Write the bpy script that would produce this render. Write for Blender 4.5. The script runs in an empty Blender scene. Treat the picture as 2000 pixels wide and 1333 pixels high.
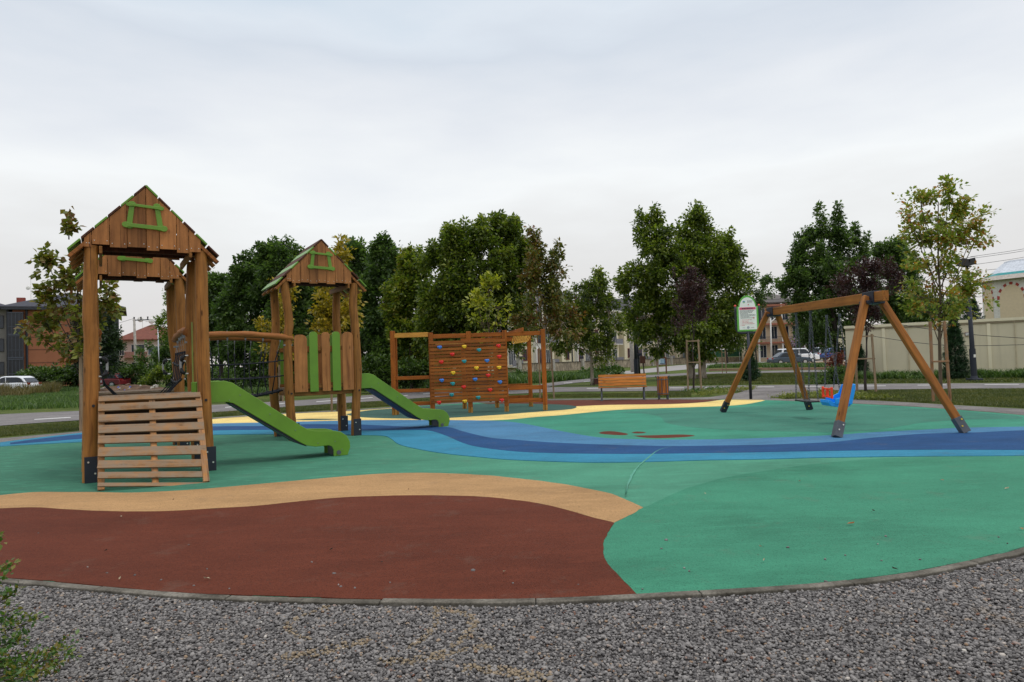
import bpy, bmesh, math, random
import numpy as np
from mathutils import Vector, Matrix
scene = bpy.context.scene
COL = scene.collection
R = math.radians
# ------------------------------------------------------------------ camera
F_PX, PITCH, ROLL, CAM_H = 1333.0, R(1.75), R(1.85), 1.4
fw = np.array([0, math.cos(PITCH), math.sin(PITCH)])
up0 = np.array([0, -math.sin(PITCH), math.cos(PITCH)]); rt0 = np.array([1., 0, 0])
rt = rt0*math.cos(ROLL) - up0*math.sin(ROLL); up = up0*math.cos(ROLL) + rt0*math.sin(ROLL)
EYE = np.array([0, 0, CAM_H])
cam_data = bpy.data.cameras.new("camera"); cam = bpy.data.objects.new("camera", cam_data); COL.objects.link(cam)
cam_data.sensor_width = 36.0; cam_data.lens = 36.0*F_PX/2000.0
cam_data.clip_start = 0.05; cam_data.clip_end = 2000
cam.matrix_world = Matrix(((rt[0], up[0], -fw[0], 0), (rt[1], up[1], -fw[1], 0), (rt[2], up[2], -fw[2], CAM_H), (0, 0, 0, 1)))
scene.camera = cam
# ------------------------------------------------------------------ view
scene.view_settings.view_transform = 'Standard'; scene.view_settings.look = 'None'
scene.view_settings.exposure = 0.0; scene.view_settings.gamma = 1.0
# ------------------------------------------------------------------ world: overcast sky
SUN_EL, SUN_AZ = R(72), R(115)
world = bpy.data.worlds.new("World"); scene.world = world; world.use_nodes = True
nt = world.node_tree; nt.nodes.clear()
def wn(t, **k):
    n = nt.nodes.new(t)
    for a, b in k.items(): setattr(n, a, b)
    return n
wo = wn('ShaderNodeOutputWorld'); bg = wn('ShaderNodeBackground'); bg2 = wn('ShaderNodeBackground'); add = wn('ShaderNodeAddShader')
sky = wn('ShaderNodeTexSky', sky_type='NISHITA'); sky.sun_disc = False; sky.sun_elevation = SUN_EL; sky.sun_rotation = SUN_AZ
sky.air_density = 1.0; sky.dust_density = 3.0
nt.links.new(sky.outputs[0], bg2.inputs[0]); bg2.inputs[1].default_value = 0.012
tc = wn('ShaderNodeTexCoord'); sep = wn('ShaderNodeSeparateXYZ'); nt.links.new(tc.outputs['Generated'], sep.inputs[0])
mp = wn('ShaderNodeMapping'); mp.inputs['Scale'].default_value = (1.0, 1.0, 3.6); mp.inputs['Rotation'].default_value = (0, R(6), 0)
nt.links.new(tc.outputs['Generated'], mp.inputs[0])
nz = wn('ShaderNodeTexNoise'); nz.inputs['Scale'].default_value = 1.7; nz.inputs['Detail'].default_value = 6; nz.inputs['Roughness'].default_value = .5
nt.links.new(mp.outputs[0], nz.inputs['Vector'])
nz2 = wn('ShaderNodeTexNoise'); nz2.inputs['Scale'].default_value = 6; nz2.inputs['Detail'].default_value = 5
nt.links.new(mp.outputs[0], nz2.inputs['Vector'])
def wmath(op, a, b):
    n = wn('ShaderNodeMath', operation=op)
    for i, q in enumerate((a, b)):
        if isinstance(q, (int, float)): n.inputs[i].default_value = q
        else: nt.links.new(q, n.inputs[i])
    return n.outputs[0]
o1 = wmath('MULTIPLY', wmath('SUBTRACT', nz.outputs['Fac'], .5), .30)
o2 = wmath('MULTIPLY', wmath('SUBTRACT', nz2.outputs['Fac'], .5), .07)
el = wmath('ADD', wmath('ADD', sep.outputs[2], o1), o2)
cr = wn('ShaderNodeValToRGB'); nt.links.new(el, cr.inputs[0])
E_ = cr.color_ramp.elements
E_[0].position = 0.0; E_[0].color = (.74, .69, .68, 1)
E_[1].position = 1.0; E_[1].color = (1.12, 1.15, 1.2, 1)
for p, c in ((.09, (.745, .725, .72)), (.17, (.785, .78, .77)), (.26, (.93, .95, .95)), (.34, (.80, .83, .87)), (.41, (.68, .735, .805)), (.455, (.74, .80, .865)), (.50, (.66, .745, .83)), (.60, (.80, .85, .92))):
    e = E_.new(p); e.color = (*c, 1)
nt.links.new(cr.outputs[0], bg.inputs[0]); bg.inputs[1].default_value = 0.965
nt.links.new(bg.outputs[0], add.inputs[0]); nt.links.new(bg2.outputs[0], add.inputs[1]); nt.links.new(add.outputs[0], wo.inputs[0])
# ------------------------------------------------------------------ sun (veiled by cloud)
sl = bpy.data.lights.new("sun", 'SUN'); sl.energy = 0.95; sl.angle = R(13); sl.color = (1, .96, .9)
so = bpy.data.objects.new("sun", sl); COL.objects.link(so)
d = Vector((math.sin(SUN_AZ)*math.cos(SUN_EL), math.cos(SUN_AZ)*math.cos(SUN_EL), math.sin(SUN_EL)))
so.rotation_euler = (-d).to_track_quat('-Z', 'Y').to_euler(); so.location = (0, -20, 40)

# ------------------------------------------------------------------ measuring helpers (metres from surveyed points)
def ray(x, y): return fw + rt*(x-1000)/F_PX - up*(y-666.5)/F_PX
def G(x, y, z=0.0):
    r = ray(x, y); t = (z-CAM_H)/r[2]; return EYE + r*t
def Y(x, y, Yd):
    r = ray(x, y); return EYE + r*Yd/r[1]
def RS(r, g, b):
    f = lambda c: ((c/255+.055)/1.055)**2.4
    return tuple(max(.008, (f(c)-.016)/1.05) for c in (r, g, b)) + (1,)
def S(r, g, b, k=1.22):
    f = lambda c: ((c/255+.055)/1.055)**2.4 if c > 10 else c/255/12.92
    return tuple(min(.95, f(c)*k) for c in (r, g, b)) + (1,)

# ------------------------------------------------------------------ materials
MATS = {}
def mat(name, build):
    if name in MATS: return MATS[name]
    m = bpy.data.materials.new(name); m.use_nodes = True
    t = m.node_tree; t.nodes.clear()
    o = t.nodes.new('ShaderNodeOutputMaterial'); p = t.nodes.new('ShaderNodeBsdfPrincipled')
    t.links.new(p.outputs[0], o.inputs[0]); build(t, p, o); MATS[name] = m
    return m
def node(t, kind, ins=None, **k):
    n = t.nodes.new(kind)
    for a, b in k.items(): setattr(n, a, b)
    for a, b in (ins or {}).items():
        if isinstance(b, bpy.types.NodeSocket): t.links.new(b, n.inputs[a])
        else: n.inputs[a].default_value = b
    return n
def noise(t, vec, scale, detail=4, rough=.55, dist=0.0):
    return node(t, 'ShaderNodeTexNoise', {'Vector': vec, 'Scale': scale, 'Detail': detail, 'Roughness': rough, 'Distortion': dist}).outputs['Fac']
def ramp(t, fac, stops):
    n = t.nodes.new('ShaderNodeValToRGB'); t.links.new(fac, n.inputs[0]); e = n.color_ramp.elements
    e[0].position, e[0].color = stops[0][0], stops[0][1]
    e[1].position, e[1].color = stops[-1][0], stops[-1][1]
    for p, c in stops[1:-1]: q = e.new(p); q.color = c
    return n.outputs[0]
def mix(t, fac, a, b, mode='MIX'):
    n = t.nodes.new('ShaderNodeMix'); n.data_type = 'RGBA'; n.blend_type = mode
    for i, v in ((0, fac), (6, a), (7, b)):
        if isinstance(v, bpy.types.NodeSocket): t.links.new(v, n.inputs[i])
        else: n.inputs[i].default_value = v
    return n.outputs[2]
def mth(t, op, a, b=0.0):
    n = t.nodes.new('ShaderNodeMath'); n.operation = op
    for i, v in enumerate((a, b)):
        if isinstance(v, bpy.types.NodeSocket): t.links.new(v, n.inputs[i])
        else: n.inputs[i].default_value = v
    return n.outputs[0]
def bump(t, p, h, strength=.3, dist=.01):
    n = node(t, 'ShaderNodeBump', {'Height': h, 'Strength': strength, 'Distance': dist}); t.links.new(n.outputs[0], p.inputs['Normal'])
def coords(t, scale=(1, 1, 1), kind='Object'):
    c = t.nodes.new('ShaderNodeTexCoord')
    return node(t, 'ShaderNodeMapping', {'Vector': c.outputs[kind], 'Scale': scale}).outputs[0]
def island(t): return t.nodes.new('ShaderNodeNewGeometry').outputs['Random Per Island']
def world_pos(t): return t.nodes.new('ShaderNodeNewGeometry').outputs['Position']
def gray(v): return (v, v, v, 1)

def m_plain(name, col, rough=.5, metal=0.0, var=.12, scale=6, bmp=0.0):
    def b(t, p, o):
        v = coords(t); n = noise(t, v, scale, 5)
        lo = tuple(c*(1-var*2) for c in col[:3])+(1,); hi = tuple(min(1, c*(1+var*2)) for c in col[:3])+(1,)
        c = ramp(t, n, [(.25, lo), (.75, hi)]); t.links.new(c, p.inputs['Base Color'])
        p.inputs['Roughness'].default_value = rough; p.inputs['Metallic'].default_value = metal
        if bmp: bump(t, p, noise(t, v, scale*12, 3), bmp, .004)
    return mat(name, b)
def m_wood(name, base, dark, axis=2, rough=.62, grey=0.0, scale=1.0, knots=True, off=0.0, tints=(.80, 1.0, 1.16), greycol=None):
    """oiled timber, grain along the given local axis"""
    def b(t, p, o):
        sc = [22*scale]*3; sc[axis] = 1.6*scale
        ri = island(t)
        tcn = t.nodes.new('ShaderNodeTexCoord')
        oi = t.nodes.new('ShaderNodeObjectInfo')
        sh = node(t, 'ShaderNodeVectorMath', {0: tcn.outputs['Object']}, operation='ADD')
        cmb = node(t, 'ShaderNodeCombineXYZ', {0: mth(t, 'MULTIPLY', ri, 7.3), 1: mth(t, 'MULTIPLY', ri, 3.1), 2: mth(t, 'MULTIPLY', oi.outputs['Random'], 9.0)})
        t.links.new(cmb.outputs[0], sh.inputs[1])
        v = node(t, 'ShaderNodeMapping', {'Vector': sh.outputs[0], 'Scale': tuple(sc)}).outputs[0]
        g = noise(t, v, 1.0, 7, .65, .6)
        big = noise(t, node(t, 'ShaderNodeMapping', {'Vector': sh.outputs[0], 'Scale': (3, 3, 3)}).outputs[0], 1.0, 4, .6)
        c = ramp(t, g, [(.30, dark), (.48, base), (.70, tuple(min(1, q*1.4) for q in base[:3])+(1,))])
        c = mix(t, ramp(t, big, [(.35, gray(0)), (.75, gray(.55))]), c, tuple(q*.62 for q in base[:3])+(1,))
        cv = [30*scale]*3; cv[axis] = .55*scale
        ck = noise(t, node(t, 'ShaderNodeMapping', {'Vector': sh.outputs[0], 'Scale': tuple(cv)}).outputs[0], 1.0, 3, .5)
        c = mix(t, ramp(t, ck, [(.30, gray(.75)), (.36, gray(0))]), c, tuple(q*.35 for q in dark[:3])+(1,))
        tint = ramp(t, ri, [(0, gray(tints[0])), (.5, gray(tints[1])), (1, gray(tints[2]))])
        c = mix(t, 1.0, c, tint, 'MULTIPLY')
        if knots:
            kv = [7.0]*3; kv[axis] = 2.2
            k = node(t, 'ShaderNodeTexVoronoi', {'Vector': node(t, 'ShaderNodeMapping', {'Vector': sh.outputs[0], 'Scale': tuple(kv)}).outputs[0], 'Scale': 1.0}).outputs['Distance']
            c = mix(t, ramp(t, k, [(.05, gray(.8)), (.13, gray(0))]), c, tuple(q*.4 for q in dark[:3])+(1,))
        if grey:
            gm = noise(t, node(t, 'ShaderNodeMapping', {'Vector': sh.outputs[0], 'Scale': (5, 5, 5)}).outputs[0], 1.3, 5, .7)
            c = mix(t, ramp(t, gm, [(.36, gray(0)), (.60, gray(grey))]), c, greycol or S(128, 112, 98))
        t.links.new(c, p.inputs['Base Color']); p.inputs['Roughness'].default_value = rough; p.inputs['Specular IOR Level'].default_value = .25
        bump(t, p, g, .35, .004)
    return mat(name, b)
def m_leaf(name, cols, trans=.35, spot=None):
    """cols: ramp of leaf colours, one random value per leaf, with slow clumps of tone"""
    def b(t, p, o):
        ri = island(t); P = world_pos(t)
        cl = noise(t, P, .9, 3, .6)
        f = mth(t, 'ADD', mth(t, 'MULTIPLY', ri, .55), mth(t, 'MULTIPLY', mth(t, 'SUBTRACT', cl, .25), .9))
        n = len(cols); c = ramp(t, f, [(.12+.76*i/(n-1), q) for i, q in enumerate(cols)])
        t.links.new(c, p.inputs['Base Color']); p.inputs['Roughness'].default_value = .45
        p.inputs['Specular IOR Level'].default_value = .6
        tr = t.nodes.new('ShaderNodeBsdfTranslucent'); t.links.new(mix(t, 1.0, c, (1.1, 1.25, .6, 1), 'MULTIPLY'), tr.inputs[0])
        ms = t.nodes.new('ShaderNodeMixShader'); ms.inputs[0].default_value = trans
        t.links.new(p.outputs[0], ms.inputs[1]); t.links.new(tr.outputs[0], ms.inputs[2]); t.links.new(ms.outputs[0], o.inputs[0])
    return mat(name, b)
def m_rubber(name, col, streak=.10, left=None):
    def b(t, p, o):
        P = world_pos(t)
        big = noise(t, node(t, 'ShaderNodeMapping', {'Vector': P, 'Scale': (.5, .9, 1), 'Rotation': (0, 0, .25)}).outputs[0], 1.1, 6, .62)
        st = noise(t, node(t, 'ShaderNodeMapping', {'Vector': P, 'Scale': (1.6, 5, 1), 'Rotation': (0, 0, .1)}).outputs[0], 1.5, 5, .65)
        fine = noise(t, P, 95, 3, .8)
        mid = noise(t, P, 30, 4, .7)
        k = lambda f: tuple(min(1, c*f) for c in col[:3])+(1,)
        c = ramp(t, big, [(.3, k(.74)), (.5, k(1.0)), (.72, k(1.22))])
        if left:   # the same field, blended to a darker green towards the towers
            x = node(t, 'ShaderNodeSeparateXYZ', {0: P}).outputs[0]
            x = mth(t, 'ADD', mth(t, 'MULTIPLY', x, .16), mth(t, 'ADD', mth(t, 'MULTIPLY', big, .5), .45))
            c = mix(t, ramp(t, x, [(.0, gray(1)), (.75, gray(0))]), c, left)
        c = mix(t, ramp(t, st, [(.5, gray(0)), (.68, gray(.5))]), c, k(1.22+streak))
        c = mix(t, ramp(t, mth(t, 'ADD', mth(t, 'MULTIPLY', fine, .7), mth(t, 'MULTIPLY', mid, .3)), [(.37, gray(.85)), (.49, gray(0))]), c, k(.45))
        c = mix(t, ramp(t, fine, [(.55, gray(0)), (.68, gray(.55))]), c, k(1.42))
        dirt = noise(t, P, 1.9, 8, .75)
        c = mix(t, ramp(t, dirt, [(.56, gray(0)), (.74, gray(.30))]), c, (.16, .13, .10, 1))
        sp = node(t, 'ShaderNodeTexVoronoi', {'Vector': P, 'Scale': 7.0}).outputs['Distance']
        c = mix(t, ramp(t, sp, [(.035, gray(.7)), (.06, gray(0))]), c, (.05, .04, .03, 1))
        t.links.new(c, p.inputs['Base Color']); p.inputs['Roughness'].default_value = .82
        p.inputs['Specular IOR Level'].default_value = .14
        bump(t, p, fine, .8, .006)
    return mat(name, b)
def m_ground(name, stops, scale=.6, fine=40, fstops=None, rough=.95, bs=.6, bd=.03):
    def b(t, p, o):
        P = world_pos(t); n = noise(t, P, scale, 7, .65); f = noise(t, P, fine, 4, .7)
        c = ramp(t, n, stops)
        c = mix(t, 1.0, c, ramp(t, f, fstops or [(.3, gray(.55)), (.5, gray(1)), (.75, gray(1.35))]), 'MULTIPLY')
        t.links.new(c, p.inputs['Base Color']); p.inputs['Roughness'].default_value = rough
        p.inputs['Specular IOR Level'].default_value = .2
        bump(t, p, f, bs, bd)
    return mat(name, b)

WOOD = m_wood("robinia_post", S(136, 90, 42), S(88, 52, 22))
WOODX = m_wood("robinia_board_x", S(138, 86, 42), S(88, 50, 24), 0)
WOODZ = m_wood("gable_board", S(152, 100, 56), S(112, 68, 36), 2, scale=.7, tints=(.58, 1.0, 1.3))
WOODG = m_wood("grey_pallet_board", S(150, 112, 76), S(74, 58, 44), 0, .85, grey=.92, greycol=S(128, 112, 94), tints=(.75, 1, 1.2))
WOODP = m_wood("platform_board", S(124, 104, 84), S(74, 58, 44), 0, .85, grey=.9, greycol=S(120, 106, 92))
WOODC = m_wood("orange_pine_z", S(148, 82, 26), S(104, 52, 16), 2)
WOODCX = m_wood("orange_pine_x", S(134, 78, 30), S(104, 56, 20), 0, tints=(.68, 1, 1.3), knots=False, scale=.6)
WOODCT = m_wood("pale_foot_wood", S(160, 116, 54), S(120, 80, 34), 2)
WOODS = m_wood("swing_timber", S(148, 92, 38), S(98, 56, 22), 2, scale=.7)
WOODB = m_wood("bench_slat", S(176, 112, 48), S(132, 76, 30), 0)
WOODBZ = m_wood("bin_slat", S(170, 106, 48), S(120, 68, 28), 2)
WOODD = m_wood("dark_roof_board", S(84, 54, 40), S(52, 34, 26), 1, .8)
WOODST = m_wood("grey_stake", S(150, 128, 104), S(96, 78, 62), 2, .85)
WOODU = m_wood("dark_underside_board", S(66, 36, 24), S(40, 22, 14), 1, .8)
GREEN = m_plain("green_panel", S(101, 143, 36, 1.0), .42, var=.07, scale=3, bmp=.08)
NAVY = m_plain("dark_blue_steel", S(26, 31, 43), .5, var=.1)
DARKSTEEL = m_plain("charcoal_cast_iron", S(70, 74, 80), .5, var=.1)
BLACKP = m_plain("black_plastic", S(22, 22, 26), .45)
ROPE = m_plain("black_rope", S(24, 25, 34), .8, scale=60, var=.2)
STEEL = m_plain("galvanised_steel", S(175, 178, 182), .35, .9, scale=20)
CHAINM = m_plain("chain_steel", S(84, 86, 92), .5, .5, scale=20)
NETSTEEL = m_plain("net_steel", S(120, 122, 126), .45, .6, scale=20)
BOLT = m_plain("bolt_zinc", S(200, 200, 195), .35, .8)
YELLOWM = m_plain("yellow_cap", S(225, 190, 30), .4)
GREYPL = m_plain("grey_grip", S(150, 150, 150), .5)
CONC = m_plain("concrete", S(150, 144, 136), .9, var=.16, scale=5, bmp=.4)
KERBM = m_ground("kerb_concrete", [(.3, S(64, 60, 52)), (.5, S(94, 89, 80)), (.75, S(132, 126, 116))], 4, 60, None, .9, .3, .005)
BARK = m_wood("bark", S(92, 80, 66), S(44, 36, 30), 2, .95, knots=False)
BARKL = m_wood("pale_bark", S(150, 138, 124), S(96, 84, 72), 2, .95, knots=False)
BARKD = m_wood("dark_bark", S(66, 58, 54), S(34, 28, 26), 2, .95, knots=False)

# ------------------------------------------------------------------ mesh builder
class MB:
    def __init__(s): s.v = []; s.f = []; s.m = []
    def add(s, vs, fs, mi=0):
        o = len(s.v); s.v.extend([tuple(map(float, q)) for q in vs]); s.f.extend([tuple(i+o for i in q) for q in fs]); s.m.extend([mi]*len(fs)); return s
    def box(s, c, d, M=None, mi=0):
        x, y, z = d[0]/2, d[1]/2, d[2]/2
        vs = [Vector((a*x, b*y, e*z)) for a in (-1, 1) for b in (-1, 1) for e in (-1, 1)]
        if M is not None: vs = [M @ q for q in vs]
        vs = [q+Vector(c) for q in vs]
        return s.add(vs, [(0, 1, 3, 2), (4, 6, 7, 5), (0, 4, 5, 1), (2, 3, 7, 6), (0, 2, 6, 4), (1, 5, 7, 3)], mi)
    def beam(s, p0, p1, w, h, upv=(0, 0, 1), mi=0):
        p0, p1 = Vector(p0), Vector(p1); z = (p1-p0).normalized(); u = Vector(upv)
        x = u.cross(z)
        if x.length < 1e-4: x = Vector((1, 0, 0))
        x.normalize(); y = z.cross(x)
        M = Matrix((x, y, z)).transposed()
        return s.box((p0+p1)/2, (w, h, (p1-p0).length), M, mi)
    def tube(s, pts, rad, n=8, cap=True, mi=0, ell=1.0):
        pts = [Vector(p) for p in pts]
        if isinstance(rad, (int, float)): rad = [rad]*len(pts)
        vs = []; px = None
        for i, p in enumerate(pts):
            t_ = (pts[min(i+1, len(pts)-1)]-pts[max(i-1, 0)]).normalized()
            if px is None:
                px = Vector((1, 0, 0)) if abs(t_.x) < .9 else Vector((0, 1, 0))
            px = (px - t_*px.dot(t_)).normalized(); py = t_.cross(px)
            for k in range(n):
                a = 2*math.pi*k/n; vs.append(p+px*math.cos(a)*rad[i]+py*math.sin(a)*rad[i]*ell)
        fs = [(i*n+k, i*n+(k+1) % n, (i+1)*n+(k+1) % n, (i+1)*n+k) for i in range(len(pts)-1) for k in range(n)]
        if cap: fs += [tuple(range(n-1, -1, -1)), tuple((len(pts)-1)*n+k for k in range(n))]
        return s.add(vs, fs, mi)
    def prism(s, poly, t0, t1, frame, mi=0):
        """poly: 2D outline, frame(a,b,t)->3D"""
        n = len(poly); vs = [frame(a, b, t0) for a, b in poly]+[frame(a, b, t1) for a, b in poly]
        fs = [tuple(range(n-1, -1, -1)), tuple(range(n, 2*n))]+[(i, (i+1) % n, n+(i+1) % n, n+i) for i in range(n)]
        return s.add(vs, fs, mi)
    def ball(s, c, r, nu=8, nv=6, mi=0):
        if isinstance(r, (int, float)): r = (r, r, r)
        vs = []; fs = []
        for j in range(nv+1):
            th = math.pi*j/nv
            for i in range(nu):
                ph = 2*math.pi*i/nu; vs.append((c[0]+r[0]*math.sin(th)*math.cos(ph), c[1]+r[1]*math.sin(th)*math.sin(ph), c[2]+r[2]*math.cos(th)))
        for j in range(nv):
            for i in range(nu): fs.append((j*nu+i, (j+1)*nu+i, (j+1)*nu+(i+1) % nu, j*nu+(i+1) % nu))
        return s.add(vs, fs, mi)
    def build(s, name, mats, parent=None, bevel=0.0, smooth=False, fixn=True):
        me = bpy.data.meshes.new(name); me.from_pydata(s.v, [], s.f)
        if not isinstance(mats, (list, tuple)): mats = [mats]
        for q in mats: me.materials.append(q)
        if len(mats) > 1: me.polygons.foreach_set('material_index', s.m)
        if fixn:
            b = bmesh.new(); b.from_mesh(me); bmesh.ops.recalc_face_normals(b, faces=b.faces); b.to_mesh(me); b.free()
        if smooth: me.polygons.foreach_set('use_smooth', [True]*len(me.polygons))
        o = bpy.data.objects.new(name, me); COL.objects.link(o); o.parent = parent
        if bevel:
            q = o.modifiers.new('bevel', 'BEVEL'); q.width = bevel; q.segments = 2; q.limit_method = 'ANGLE'; q.angle_limit = R(50)
        return o
def fast_mesh(name, V, Fc, mats, parent=None, smooth=False):
    """numpy arrays: V (n,3), Fc (m,k)"""
    me = bpy.data.meshes.new(name); k = Fc.shape[1]; m = len(Fc)
    me.vertices.add(len(V)); me.vertices.foreach_set('co', V.astype(np.float32).ravel())
    me.loops.add(m*k); me.loops.foreach_set('vertex_index', Fc.astype(np.int32).ravel())
    me.polygons.add(m); me.polygons.foreach_set('loop_start', np.arange(0, m*k, k, dtype=np.int32)); me.polygons.foreach_set('loop_total', np.full(m, k, dtype=np.int32))
    if smooth: me.polygons.foreach_set('use_smooth', np.ones(m, dtype=bool))
    me.update(calc_edges=True); me.validate()
    for q in (mats if isinstance(mats, (list, tuple)) else [mats]): me.materials.append(q)
    o = bpy.data.objects.new(name, me); COL.objects.link(o); o.parent = parent
    return o
def tag(o, label, cat, group=None):
    o['label'] = label; o['category'] = cat
    if group: o['group'] = group
    return o
def thing(name, label, cat, loc=(0, 0, 0), rz=0.0, group=None):
    o = bpy.data.objects.new(name, None); COL.objects.link(o); o.empty_display_size = .2
    o.location = Vector([float(q) for q in loc]); o.rotation_euler = (0, 0, rz)
    return tag(o, label, cat, group)
def stuff(o, label=None, cat=None):
    o['kind'] = 'stuff'
    if label: o['label'] = label
    if cat: o['category'] = cat
    return o
def struct(o): o['kind'] = 'structure'; return o
def children(o): return [c for c in bpy.data.objects if c.parent == o]
def copy_tree(o, parent=None):
    c = o.copy(); COL.objects.link(c)
    if parent is not None: c.parent = parent
    for ch in children(o): copy_tree(ch, c)
    return c
def place(o, loc, rz=None, label=None, group=None, scale=None):
    o.location = Vector([float(q) for q in loc])
    if rz is not None: o.rotation_euler = (0, 0, rz)
    if label: o['label'] = label
    if group: o['group'] = group
    if scale: o.scale = (scale,)*3 if isinstance(scale, (int, float)) else scale
    return o
def part_beam(name, p0, p1, w, h, m, parent, upv=(0, 0, 1), bevel=.008, taper=None):
    """one straight timber as its own object, its grain along local z"""
    p0, p1 = Vector(p0), Vector(p1); L = (p1-p0).length; z = (p1-p0)/L; u = Vector(upv); x = u.cross(z)
    if x.length < 1e-4: x = Vector((1, 0, 0))
    x.normalize(); y = z.cross(x)
    o = MB().box((0, 0, L/2), (w, h, L)).build(name, m, parent, bevel)
    o.matrix_local = Matrix.Translation(p0) @ Matrix((x, y, z)).transposed().to_4x4()
    return o
def smooth_line(P, n=6):
    P = [np.array(p, float) for p in P]; out = []
    for i in range(len(P)-1):
        a, b, c, d_ = P[max(i-1, 0)], P[i], P[i+1], P[min(i+2, len(P)-1)]
        for k in range(n):
            t_ = k/n; out.append(.5*((2*b)+(-a+c)*t_+(2*a-5*b+4*c-d_)*t_*t_+(-a+3*b-3*c+d_)*t_**3))
    out.append(P[-1]); return out
def gl(px, n=6):
    """survey points on the ground joined by a smooth curve"""
    return smooth_line([G(*q)[:2] for q in px], n)
def sheet(name, pts, z, m, thick=0.0):
    mb = MB(); n = len(pts)
    if thick: mb.prism([(p[0], p[1]) for p in pts], z-thick, z, lambda a, b, t: (a, b, t))
    else: mb.add([(p[0], p[1], z) for p in pts], [tuple(range(n))])
    o = mb.build(name, m)
    if not thick:
        nn = o.data.polygons[0].normal
        if nn.z < 0: o.data.flip_normals()
    return struct(o)
def inpoly(P, poly):
    x, y = P[:, 0], P[:, 1]; ins = np.zeros(len(P), bool); n = len(poly); j = n-1
    for i in range(n):
        xi, yi = poly[i][0], poly[i][1]; xj, yj = poly[j][0], poly[j][1]
        c = ((yi > y) != (yj > y)) & (x < (xj-xi)*(y-yi)/(yj-yi+1e-12)+xi); ins ^= c; j = i
    return ins
# ================================================================== THE GROUND
NEAR = [(0, 1128), (101, 1136), (203, 1145.5), (304, 1154), (405, 1160.5), (500, 1164), (600, 1167), (703, 1169.6), (905, 1171.6), (1000, 1171), (1100, 1168), (1243, 1161), (1400, 1152), (1500, 1146), (1602, 1138.5), (1704, 1127), (1788, 1115), (1873, 1098), (1940, 1083), (2000, 1068)]
FARR = [(2000, 811.6), (1873, 801), (1771, 794), (1670, 789), (1602, 786), (1498, 782), (1408, 780.5), (1300, 780.5), (1169, 781), (1067, 782), (992, 785), (920, 787.5), (840, 792), (763, 797.4), (672, 803.5), (577, 807.5), (500, 812.5), (416, 818.7), (300, 830), (162, 846), (80, 855), (0, 865)]
g2 = lambda L: [G(*q)[:2] for q in L]
rim_pts = g2(NEAR) + [np.array(q) for q in ((5.6, 6.0), (8.2, 8.0), (10.0, 10.8))] + g2(FARR) + [np.array(q) for q in ((-11.0, 12.0), (-9.3, 9.0), (-6.3, 6.6))]
rim = smooth_line(rim_pts + [rim_pts[0]], 4)[:-1]
cx, cy = 0.0, 12.5
def grow(pts, dd):
    out = []; n = len(pts)
    for i in range(n):
        a, b = pts[i-1], pts[(i+1) % n]; t_ = np.array([b[0]-a[0], b[1]-a[1]]); t_ /= np.linalg.norm(t_)+1e-9
        out.append(np.array([pts[i][0]+t_[1]*dd, pts[i][1]-t_[0]*dd]))
    return out
RUB = dict(green=(74, 124, 102), green2=(75, 139, 112), mid=(88, 149, 123), teal=(76, 146, 122), dull=(78, 132, 114), blob=(76, 104, 96),
           lblue=(86, 132, 166), tblue=(68, 138, 166), dblue=(54, 86, 128), yellow=(246, 214, 138), tan=(184, 146, 104), red=(106, 62, 50), redfar=(110, 68, 58), scuff=(102, 164, 142))
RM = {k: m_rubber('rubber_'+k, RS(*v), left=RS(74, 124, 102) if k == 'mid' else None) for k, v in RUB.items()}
LAWN = m_ground("lawn_ground", [(.3, S(56, 68, 26)), (.5, S(74, 88, 34)), (.7, S(98, 98, 48))], .5, 22, None, .95, .9, .05)
GRAV = m_ground("gravel_bed", [(.3, S(62, 59, 58)), (.6, S(90, 86, 84)), (.8, S(104, 98, 92))], 1.2, 55, [(.3, gray(.25)), (.5, gray(1)), (.7, gray(1.5))], .95, 1.0, .02)
GRAVP = m_ground("path_gravel", [(.3, S(100, 96, 95)), (.7, S(126, 121, 119))], .8, 30, [(.3, gray(.6)), (.5, gray(1)), (.7, gray(1.3))], .95, .5, .01)
ROADM = m_ground("road_asphalt", [(.3, S(132, 128, 126)), (.7, S(156, 152, 148))], .4, 14, [(.3, gray(.8)), (.7, gray(1.1))], .95, .2, .01)
DIRT = m_ground("dirt", [(.3, S(120, 100, 78)), (.7, S(160, 138, 112))], .5, 10, None, .95, .5, .03)
PAINT = m_plain("white_road_paint", S(186, 184, 180), .8, var=.06, scale=9)
# ground sheet to the horizon
sheet("ground", [(-900, -60), (900, -60), (900, 1200), (-900, 1200)], -.030, LAWN)
# gravel bed: foreground and a ring round the rubber
GOUT = [(2000, 797.4), (1873, 790.6), (1771, 784.6), (1670, 779.5), (1600, 777), (1530, 779), (1505, 776), (1560, 768), (1640, 762), (1600, 757), (1480, 757), (1440, 767), (1385, 775), (1300, 777), (1169, 777.5), (1067, 778.5), (992, 781), (920, 784), (840, 789), (763, 794.5), (672, 800), (577, 804.5), (500, 809), (416, 815), (300, 826), (162, 841), (80, 848), (0, 855)]
gpts = g2(GOUT) + [np.array(q) for q in ((-12.6, 12.0), (-15, 6), (-15, -8), (15, -8), (15, 9))]
GRAVR = m_ground("gravel_ring", [(.3, S(96, 92, 90)), (.6, S(122, 117, 114)), (.8, S(136, 130, 124))], 1.2, 42, [(.32, gray(.45)), (.5, gray(1)), (.7, gray(1.45))], .95, .8, .015)
sheet("gravel_bed", gpts, -.020, GRAVR)
sheet("gravel_bed_near", [(-7.2, -6), (7.2, -6), (7.2, 7.3), (-7.2, 7.3)], -.017, GRAV)
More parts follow.
